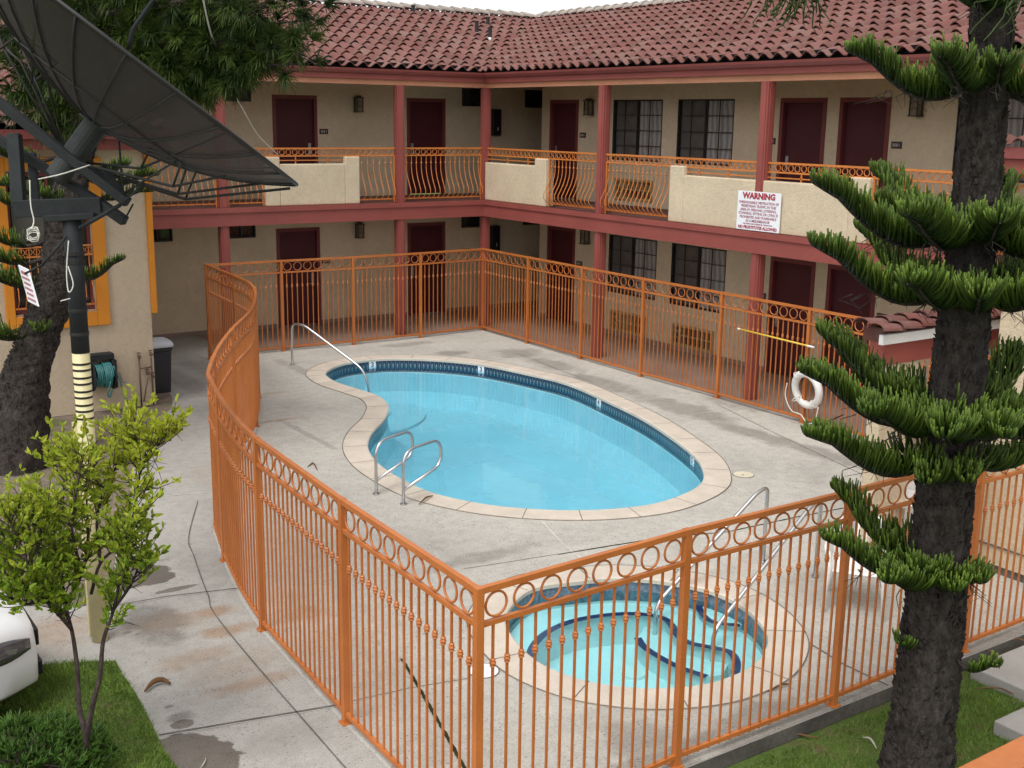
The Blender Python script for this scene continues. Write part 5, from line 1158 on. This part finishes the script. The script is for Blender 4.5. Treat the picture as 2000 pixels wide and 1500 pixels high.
for (l, f), z, L in (((-.62, .80), 1.04, .32), ((.75, .55), 1.13, .15)):
    d = dirlt(l, f).normalized(); F = MB(); Wd = MB(); pine_branch(F, Wd, Vector((TR.x, TR.y, z)) + d * .20, d, L, .25, .17, fr=.0075, spacing=.016, rnd=rr, start=.3, droop=.2); b = Wd.build('branch', 'bark', t); F.build('foliage', 'needles', b, smooth=True, attr=True)
# bare drooping sprays from a bough above the picture
for (px, py, dpt, dx) in ((1500, -40, 7.2, .0), (1545, -25, 7.1, .0), (1990, -30, 6.2, .1)):
    Wd = MB(); F = MB(); a = dp(px, py, dpt)
    for k in range(26):
        s = a + CR * rr.uniform(-.10, .16) + UP * rr.uniform(-.02, .08); e = s + CR * rr.uniform(-.16, .14) - UP * rr.uniform(.06, .26) + CF * rr.uniform(-.1, .1)
        F.tube([s, (s + e) / 2 + CR * .02 - UP * .03, e, e + CR * rr.uniform(-.05, .03) - UP * .03], [.005, .005, .004, .002], 4, caps=False, ts=[.0, .1, .25, .4])
    Wd.tube([Vector((TR.x, TR.y, 6.2)), (Vector((TR.x, TR.y, 6.3)) + a) / 2 + UP * .5, a + UP * .06], [.04, .03, .008], 6); b = Wd.build('branch', 'bark', t); F.build('foliage', 'needles2', b, smooth=True, attr=True)
# ------------- the old pine at the left, behind the dish
TL0 = Vector((11.25, 6.02, 0.0))
tl = thing('old_pine', 'old leaning pine with dark heavy crown behind the satellite dish', 'tree', TL0)
path = [TL0, Vector((11.06, 5.92, 1.09)), Vector((10.80, 5.88, 1.75)), Vector((10.56, 5.90, 2.36)), Vector((10.44, 5.86, 2.9)), Vector((10.33, 5.80, 3.4)), Vector((10.12, 5.78, 4.1)), Vector((9.9, 5.8, 5.1)), Vector((9.75, 5.85, 6.4))]
trunk_mesh(path, [.40, .30, .265, .245, .225, .21, .20, .18, .15], .06, 24, seed=9).build('trunk', 'bark', tl, smooth=True)
def along(z):
    for a, b in zip(path[:-1], path[1:]):
        if z <= b.z: return a + (b - a) * ((z - a.z) / (b.z - a.z))
    return path[-1]
r2 = random.Random(21)
for (l, f), z, L, rise, fl in (((1, .2), 2.50, 1.0, .20, .30), ((.6, .8), 2.45, .85, .10, .30), ((-.9, .35), 2.52, .95, .26, .24), ((1, .1), 2.95, 1.1, .15, .30), ((.8, .6), 2.75, 1.0, .10, .30), ((1, .3), 1.85, 1.05, .15, .34), ((.5, .85), 1.8, .75, .0, .32), ((-.3, .95), 1.85, .45, 0, .25), ((-1, .2), 3.75, 1.05, .05, .26), ((-.8, .5), 3.85, .9, .1, .26), ((.7, .7), 3.6, .8, .1, .26), ((1, 0), 3.4, 1.1, .2, .28), ((-1, -.2), 3.55, .9, .02, .24), ((.2, 1), 3.5, .5, .1, .25), ((.9, .3), 4.05, 1.2, .1, .28)):
    d = dirlt(l, f).normalized(); F = MB(); Wd = MB(); pine_branch(F, Wd, along(z) + d * .16, d, L, rise, fl, fr=.0085, spacing=.034, rnd=r2, sides=4, segs=4, start=.25, droop=.12)
    b = Wd.build('branch', 'bark', tl); F.build('foliage', 'needles', b, smooth=True, attr=True)
def tuft_crown(F, Wd, root, tip, rnd, n, R_):
    Wd.tube([root, (root + tip) / 2 + UP * .10, tip], [.05, .03, .010], 6)
    for k in range(n):
        f = rnd.uniform(.15, 1.05); c = root + (tip - root) * f + UP * .2 * sin(pi * min(f, 1)) * .5; o = Vector((rnd.gauss(0, 1), rnd.gauss(0, 1), rnd.gauss(-.15, .8))) * (R_ * .42); c2 = c + o
        Wd.tube([c, c2], [.008, .004], 4, caps=False); dn = (o.normalized() + UP * rnd.uniform(-.5, .6) + Vector((rnd.uniform(-.4, .4),) * 1 + (rnd.uniform(-.4, .4), 0))).normalized()
        tone = rnd.random()
        for j in range(54):
            a = (dn + Vector((rnd.gauss(0, .55), rnd.gauss(0, .55), rnd.gauss(0, .55)))).normalized(); ln = rnd.uniform(.12, .24); s = c2 + a * .02; e = s + a * ln * .6 + UP * .0; e2 = e + (a - UP * .35) * ln * .45
            F.tube([s, e, e2], [.0052, .0048, .0016], 3, caps=False, ts=[tone * .25, tone * .55, tone * .9])
for (px, py, dpt, R_, n_, z) in ((600, 40, 14.4, .42, 40, 5.3), (575, 100, 14.3, .32, 40, 5.0), (470, 120, 14.6, .40, 48, 4.8), (430, 30, 14.8, .5, 56, 5.5), (360, 90, 14.9, .5, 56, 5.0), (520, 10, 14.2, .42, 40, 5.8), (330, -20, 15.2, .55, 50, 5.9), (300, 60, 15.6, .5, 48, 5.2), (430, 140, 15.2, .28, 34, 4.7), (560, 70, 14.9, .4, 36, 5.2), (230, 40, 15.5, .5, 40, 5.4), (180, 120, 15.8, .45, 36, 4.7), (100, 20, 15.4, .55, 44, 5.4), (20, 60, 15.4, .55, 44, 5.0), (40, 180, 15.2, .4, 30, 4.4), (150, 230, 15.6, .4, 34, 4.3), (190, 190, 15.9, .4, 34, 4.5), (60, 130, 15.0, .45, 36, 4.8), (250, 140, 15.8, .4, 36, 4.7), (390, -40, 14.6, .5, 40, 6.1), (180, 0, 15.3, .5, 40, 5.6), (500, 125, 14.7, .26, 30, 4.9), (280, 120, 15.0, .4, 36, 5.0), (590, 90, 14.2, .30, 30, 5.1), (590, 125, 14.3, .22, 22, 4.9), (530, 130, 14.5, .26, 28, 4.8), (460, 140, 14.9, .26, 28, 4.7), (395, 165, 15.1, .24, 24, 4.6), (600, 10, 14.1, .34, 34, 5.6), (450, 80, 14.5, .40, 40, 5.2), (380, 130, 14.8, .40, 40, 5.0)):
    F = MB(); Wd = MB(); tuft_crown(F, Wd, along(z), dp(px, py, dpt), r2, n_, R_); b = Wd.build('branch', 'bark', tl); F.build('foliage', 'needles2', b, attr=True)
# ------------------------------------------------------------------ young citrus-like tree, juniper
yt0 = gp(168, 1512); yt = thing('young_tree', 'young thin tree with bright yellow green leaves by the walkway', 'tree', yt0)
r3 = random.Random(5); Wd = MB(); F = MB(); DY = depth_of(yt0)
def yp(px, py, off=0): return dp(px, py, depth_of(Vector((yt0.x, yt0.y, 1.0))) + off)
stems = [[yt0, yp(168, 1440), yp(155, 1385), yp(150, 1300), yp(142, 1240), yp(128, 1180, .05), yp(115, 1090, .1), yp(90, 1010, .15)],
         [yt0 + UP * .05, yp(170, 1440), yp(178, 1390, -.08), yp(195, 1320, -.12), yp(202, 1250, -.15), yp(222, 1190, -.2), yp(240, 1100, -.22), yp(262, 1010, -.2)],
         [yp(140, 1230), yp(118, 1205, -.15), yp(85, 1165, -.25), yp(50, 1090, -.35), yp(20, 1020, -.4)], [yp(128, 1180, .05), yp(160, 1120, .1), yp(172, 1040, .15), yp(168, 950, .2), yp(176, 880, .25)],
         [yp(178, 1160, .1), yp(196, 1100, .05), yp(235, 1060, 0), yp(262, 1000, 0), yp(275, 920, 0), yp(300, 880, .05), yp(330, 840, .05)], [yp(196, 1100, .05), yp(190, 1010, .1), yp(215, 930, .1), yp(248, 890, .1), yp(262, 835, .1)],
         [yp(115, 1090, .1), yp(120, 1010, .2), yp(125, 940, .25), yp(118, 890, .25)], [yp(85, 1165, -.25), yp(40, 1140, -.2), yp(-10, 1110, -.1)], [yp(222, 1190, -.2), yp(262, 1130, -.2), yp(278, 1060, -.2)], [yp(60, 1110, -.3), yp(80, 1040, -.2), yp(55, 990, -.2)], [yp(50, 1090, -.35), yp(20, 1070, -.3), yp(-10, 1010, -.3)], [yp(85, 1165, -.25), yp(60, 1180, -.3), yp(20, 1170, -.3)], [yp(160, 1120, .1), yp(120, 1130, .0), yp(90, 1100, .1)], [yp(160, 1120, .1), yp(140, 1030, -.1), yp(150, 960, -.15), yp(160, 890, -.15)]]
for i, s in enumerate(stems):
    c = catmull(s, 5); r0 = .022 if i < 2 else .010; Wd.tube(c, [r0 * (1 - .8 * k / len(c)) + .002 for k in range(len(c))], 6)
anch = []
for i, s in enumerate(stems):
    c = catmull(s, 6); n = len(c); st = int(n * (.62 if i < 2 else .25)); anch += [(c[k], (c[min(k + 1, n - 1)] - c[max(k - 1, 0)]).normalized()) for k in range(st, n)]
for i in range(560):                                # side twigs
    p, d = r3.choice(anch); a = (d * .4 + Vector((r3.gauss(0, .7), r3.gauss(0, .7), r3.uniform(-.1, .9)))).normalized(); L = r3.uniform(.10, .30); e = p + a * L + UP * .04
    Wd.tube([p, p + a * L * .5, e], [.0045, .0035, .002], 4, caps=False)
    for k in range(r3.randint(7, 13)):
        f = r3.uniform(.3, 1.05); o = p + (e - p) * f; ld = (a * .5 + Vector((r3.gauss(0, .6), r3.gauss(0, .6), r3.uniform(-.15, .9)))).normalized(); ln = r3.uniform(.036, .078); w = ln * .22
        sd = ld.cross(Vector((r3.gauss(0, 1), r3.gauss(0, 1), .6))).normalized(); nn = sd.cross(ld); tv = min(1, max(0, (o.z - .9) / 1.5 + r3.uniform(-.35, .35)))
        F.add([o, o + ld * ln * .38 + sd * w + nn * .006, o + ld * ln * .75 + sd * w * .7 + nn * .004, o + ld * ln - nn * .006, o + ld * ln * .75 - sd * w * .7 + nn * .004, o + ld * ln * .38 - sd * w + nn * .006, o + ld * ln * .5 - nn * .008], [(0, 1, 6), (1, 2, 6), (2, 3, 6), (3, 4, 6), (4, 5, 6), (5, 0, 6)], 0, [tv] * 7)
for i in range(40):                                 # bare lower twigs
    p, d = r3.choice(anch[: len(anch) // 2]); a = Vector((r3.gauss(0, 1), r3.gauss(0, 1), r3.uniform(-.5, .3))).normalized(); Wd.tube([p, p + a * .1, p + a * .2 + UP * r3.uniform(-.05, .05)], [.003, .0025, .001], 4, caps=False)
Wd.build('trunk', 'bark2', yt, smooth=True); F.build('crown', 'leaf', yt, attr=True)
jc = gp(45, 1530, .0); jn = thing('juniper_shrub', 'low bright green juniper shrub in the bottom left corner', 'shrub', jc); F = MB(); Wd = MB()
for i in range(520):
    a = r3.uniform(0, 2 * pi); rr_ = sqrt(r3.random()); q = Vector((jc.x + .62 * rr_ * cos(a), jc.y + .62 * rr_ * sin(a), r3.uniform(.05, .36) * (1 - .65 * rr_ * rr_) + .03)); out = Vector((cos(a) * rr_, sin(a) * rr_, .9)).normalized()
    if i % 8 == 0: Wd.tube([Vector((jc.x, jc.y, .02)), (q + jc) / 2 + UP * .08, q], [.012, .008, .003], 5, caps=False)
    for k in range(9):
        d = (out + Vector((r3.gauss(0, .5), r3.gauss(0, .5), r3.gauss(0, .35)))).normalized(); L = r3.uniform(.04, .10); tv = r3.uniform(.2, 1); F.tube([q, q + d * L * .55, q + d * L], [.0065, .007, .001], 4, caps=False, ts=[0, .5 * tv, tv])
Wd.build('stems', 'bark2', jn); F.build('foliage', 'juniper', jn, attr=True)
# ------------------------------------------------------------------ parked car (only its nose is in view)
CN = Vector((12.52, 12.43, 0.008)); car = thing('parked_car', 'white parked car showing only its front corner at the left edge', 'car', CN)
def car_pt(s, yy, z): return Vector((CN.x + s, CN.y + yy, CN.z + z))
secs = []
def nose_w(s): return .86 * (.55 + .45 * sin(min(1, s / .75) * pi / 2)) * (1 - .10 * max(0, (s - 3.5) / .7) ** 2)
for s in [0, .012, .05, .12, .22, .35, .5, .7, .95, 1.25, 1.8, 2.6, 3.4, 3.9, 4.15, 4.2]:
    tp = (.60 if s == 0 else .66) + .17 * min(1, s / .5) ** .6 + .10 * min(1, s / 1.3) if s < 3.8 else .93 - (s - 3.8) * .3
    secs.append((s, nose_w(s) - (.03 if s in (0, 4.2) else 0), .22 if s > .01 else .26, tp))
def car_sec(s, w, b, tp):
    pr_ = [(-.88, b), (-.97, b + .05), (-1.0, b + (tp - b) * .40), (-.99, b + (tp - b) * .70), (-.95, tp - .09), (-.88, tp - .03), (-.70, tp), (-.35, tp + .022), (0, tp + .03)]
    pr_ = pr_ + [(-x, z) for x, z in pr_[-2::-1]]; return [car_pt(s, x * w, z) for x, z in pr_]
B = MB(); rows = [car_sec(*q) for q in secs]; m_ = len(rows[0])
B.add([p for r_ in rows for p in r_], [(i * m_ + j, i * m_ + (j + 1) % m_, (i + 1) * m_ + (j + 1) % m_, (i + 1) * m_ + j) for i in range(len(rows) - 1) for j in range(m_)] + [tuple(range(m_))[::-1], tuple((len(rows) - 1) * m_ + j for j in range(m_))])
ob = B.build('body', 'carwhite', car, smooth=True); ob.data.set_sharp_from_angle(angle=radians(38))
B = MB(); cab = [(1.15, .80, .96), (1.75, .68, 1.40), (2.9, .68, 1.44), (3.75, .76, 1.0)]
vs = []; 
for s, w, z in cab: vs += [car_pt(s, -w, z), car_pt(s, w, z)]
vs += [car_pt(1.15, -.84, .86), car_pt(1.15, .84, .86), car_pt(3.75, -.84, .9), car_pt(3.75, .84, .9)]
B.add(vs, [(0, 1, 3, 2), (4, 5, 7, 6), (0, 2, 4, 6), (1, 7, 5, 3), (8, 0, 6, 10), (9, 11, 7, 1), (8, 9, 1, 0), (10, 6, 7, 11)]); B.build('window', 'darkglass', car)
B = MB(); B.add([car_pt(1.78, -.66, 1.412), car_pt(1.78, .66, 1.412), car_pt(2.88, .66, 1.452), car_pt(2.88, -.66, 1.452)], [(0, 1, 2, 3)]); B.build('roof_panel', 'carwhite', car)
def skin_y(s): return nose_w(s)
for sg_ in (-1, 1):
    B = MB(); g = []
    for i in range(10):
        s = .06 + .50 * i / 9; hh = .05 + .12 * sin(pi * (i + 1) / 11)
        for k in range(4): z = .585 + .075 * i / 9 - hh / 2 + hh * k / 3; g.append(car_pt(s, sg_ * (skin_y(s) * (.997 - .05 * max(0, (z - .60) / .12)) + .008), z))
    B.add(g, [(i * 4 + k, i * 4 + k + 1, i * 4 + k + 5, i * 4 + k + 4) for i in range(9) for k in range(3)]); o = B.build('headlight', 'lens', car, smooth=True); o.modifiers.new('thick', 'SOLIDIFY').thickness = .012
    for i in (3, 6):
        s = .06 + .50 * i / 9; c = car_pt(s, sg_ * (skin_y(s) * .998 + .0095), .595 + .04 * i / 9); B = MB(); B.obox(c, Vector((.045, .018 * sg_, .012)), Vector((0, .003, 0)), Vector((-.006, 0, .018 if i == 3 else .010))); B.build('lamp_reflector', 'galv', o)
for z0, z1, hw, nm in ((.50, .64, .40, 'grille'), (.28, .40, .46, 'lower_grille')):
    B = MB(); B.box(CN.x - .030, CN.x + .010, CN.y - hw, CN.y + hw, CN.z + z0, CN.z + z1); B.build(nm, 'carblack', car, bevel=.01)
    B = MB()
B = MB(); B.box(CN.x - .045, CN.x - .031, CN.y - .18, CN.y + .18, .41, .49); B.build('number_plate', 'carblack', car)
for s in (.80, 3.35):
    for sg_ in (-1, 1):
        c = car_pt(s, sg_ * .80, .31); B = MB(); B.tube([c + Vector((0, -.10, 0)), c + Vector((0, -.09, 0)), c + Vector((0, .09, 0)), c + Vector((0, .10, 0))], [.27, .31, .31, .27], 24); w_ = B.build('wheel', 'rubber', car); B = MB(); B.tube([c + Vector((0, sg_ * .085, 0)), c + Vector((0, sg_ * .105, 0))], [.20, .19], 20); B.build('rim', 'galv', w_)
# ------------------------------------------------------------------ slabs, litter, grass, near railing
for nm, lb, x0, x1, y0, y1 in (('path_slab', 'concrete path slab by the fence at the right edge', 2.0, 5.62, 16.42, 16.98), ('path_slab', 'concrete path slab nearest the camera in the right lawn', 3.0, 6.30, 17.10, 18.6)):
    B = MB(); B.box(x0, x1, y0, y1, -.16, -.015); tag(B.build(nm, 'slab', bevel=.012), lb, 'slab', 'concrete slabs in the right lawn')
def litter(pts, r, m_, lb, nm='fallen_frond', z=.012):
    P_ = catmull([gp(x, y, z) + UP * dz for x, y, dz in pts], 6); n = len(P_); B = MB(); B.tube(P_, [r * (.35 + .65 * sin(pi * (i + .5) / n)) for i in range(n)], 6); tag(B.build(nm, m_, smooth=True), lb, 'dry frond', 'fallen pine twigs on the ground')
litter([(283, 1352, .01), (300, 1338, .03), (318, 1334, .03), (333, 1337, .01)], .022, 'deadleaf', 'curled brown dead frond lying alone on the walkway')
litter([(392, 1500, 0), (400, 1490, .01), (402, 1480, 0)], .006, 'paleleaf', 'thin pale twig on the wet patch of the walkway')
litter([(600, 912, 0), (612, 906, .01), (620, 918, .0)], .010, 'deadleaf', 'thin dark twig on the deck inside the curved fence', z=.014)
litter([(818, 985, 0), (832, 975, .02), (845, 968, .0)], .012, 'deadleaf', 'small dry twig on the coping beside the grab rails', z=.03)
litter([(1500, 1432, 0), (1545, 1436, .02), (1600, 1442, 0)], .010, 'deadleaf', 'long brown twig along the lawn edge under the fence', z=-.11)
litter([(1685, 1440, 0), (1700, 1448, .02), (1712, 1462, 0)], .010, 'paleleaf', 'short bleached white twig in the right lawn', z=-.10)
litter([(1905, 1345, 0), (1950, 1348, .02), (1985, 1358, 0)], .007, 'deadleaf', 'thin yellowish twig in the grass right of the trunk', z=-.10)
litter([(1925, 1268, 0), (1945, 1285, .02), (1952, 1305, 0)], .010, 'deadleaf', 'curved brown twig on the path slab by the fence', z=-.008)
litter([(1972, 1250, 0), (1990, 1250, .01), (2005, 1254, 0)], .008, 'deadleaf', 'short twig on the path slab at the picture edge', z=-.008)
litter([(1500, 1350, 0), (1525, 1342, .02), (1545, 1335, 0)], .010, 'deadleaf', 'brown twig on the deck between spa and fence', z=.014)
def inside_poly(p, lp):
    c = False
    for i in range(len(lp)):
        a = lp[i]; b = lp[i - 1]
        if (a[1] > p[1]) != (b[1] > p[1]) and p[0] < (b[0] - a[0]) * (p[1] - a[1]) / (b[1] - a[1]) + a[0]: c = not c
    return c
r4 = random.Random(33)
def grass(name, region, poly, z, dens, hmin, hmax, lb, excl=()):
    x0, x1, y0, y1 = region; B = MB(); n = int((x1 - x0) * (y1 - y0) * dens)
    for i in range(n):
        x, y = r4.uniform(x0, x1), r4.uniform(y0, y1)
        if poly and not inside_poly((x, y), poly): continue
        if any(a < x < b and c < y < d for a, b, c, d in excl): continue
        pn = sin(x * 3.1 + 1) * sin(y * 2.7) + sin(x * 7.3) * sin(y * 6.1 + 2) * .5
        if r4.random() < .38 - .42 * pn: continue
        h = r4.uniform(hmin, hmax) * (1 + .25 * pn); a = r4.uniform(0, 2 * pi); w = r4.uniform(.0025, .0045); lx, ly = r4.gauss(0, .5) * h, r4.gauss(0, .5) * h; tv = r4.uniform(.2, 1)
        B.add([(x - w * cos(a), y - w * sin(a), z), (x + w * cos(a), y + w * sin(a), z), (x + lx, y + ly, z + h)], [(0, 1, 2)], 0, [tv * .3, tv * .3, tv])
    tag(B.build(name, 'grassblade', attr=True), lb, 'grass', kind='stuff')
grass('grass', (11.6, 13.3, 11.9, 15.0), lawn, .008, 11000, .022, .05, 'short green grass on the left lawn')
grass('grass', (4.2, 10.4, 16.40, 19.3), None, -.13, 5200, .025, .055, 'short green grass on the right lawn around the pine', [(2.0, 5.62, 16.42, 16.98), (3.0, 6.30, 17.10, 18.6)])
grass('grass', (9.3, 12.6, 4.0, 11.2), bed, .006, 420, .02, .05, 'sparse grass tufts in the planting bed')
br = thing('balcony_rail', 'orange handrail of the near balcony in the bottom right corner', 'railing', dp(1985, 1500, 1.6)); B = MB(); B.bar(dp(1880, 1552, 1.5), dp(2120, 1424, 1.75), .05, .04); B.build('handrail', 'orange', br, bevel=.004)
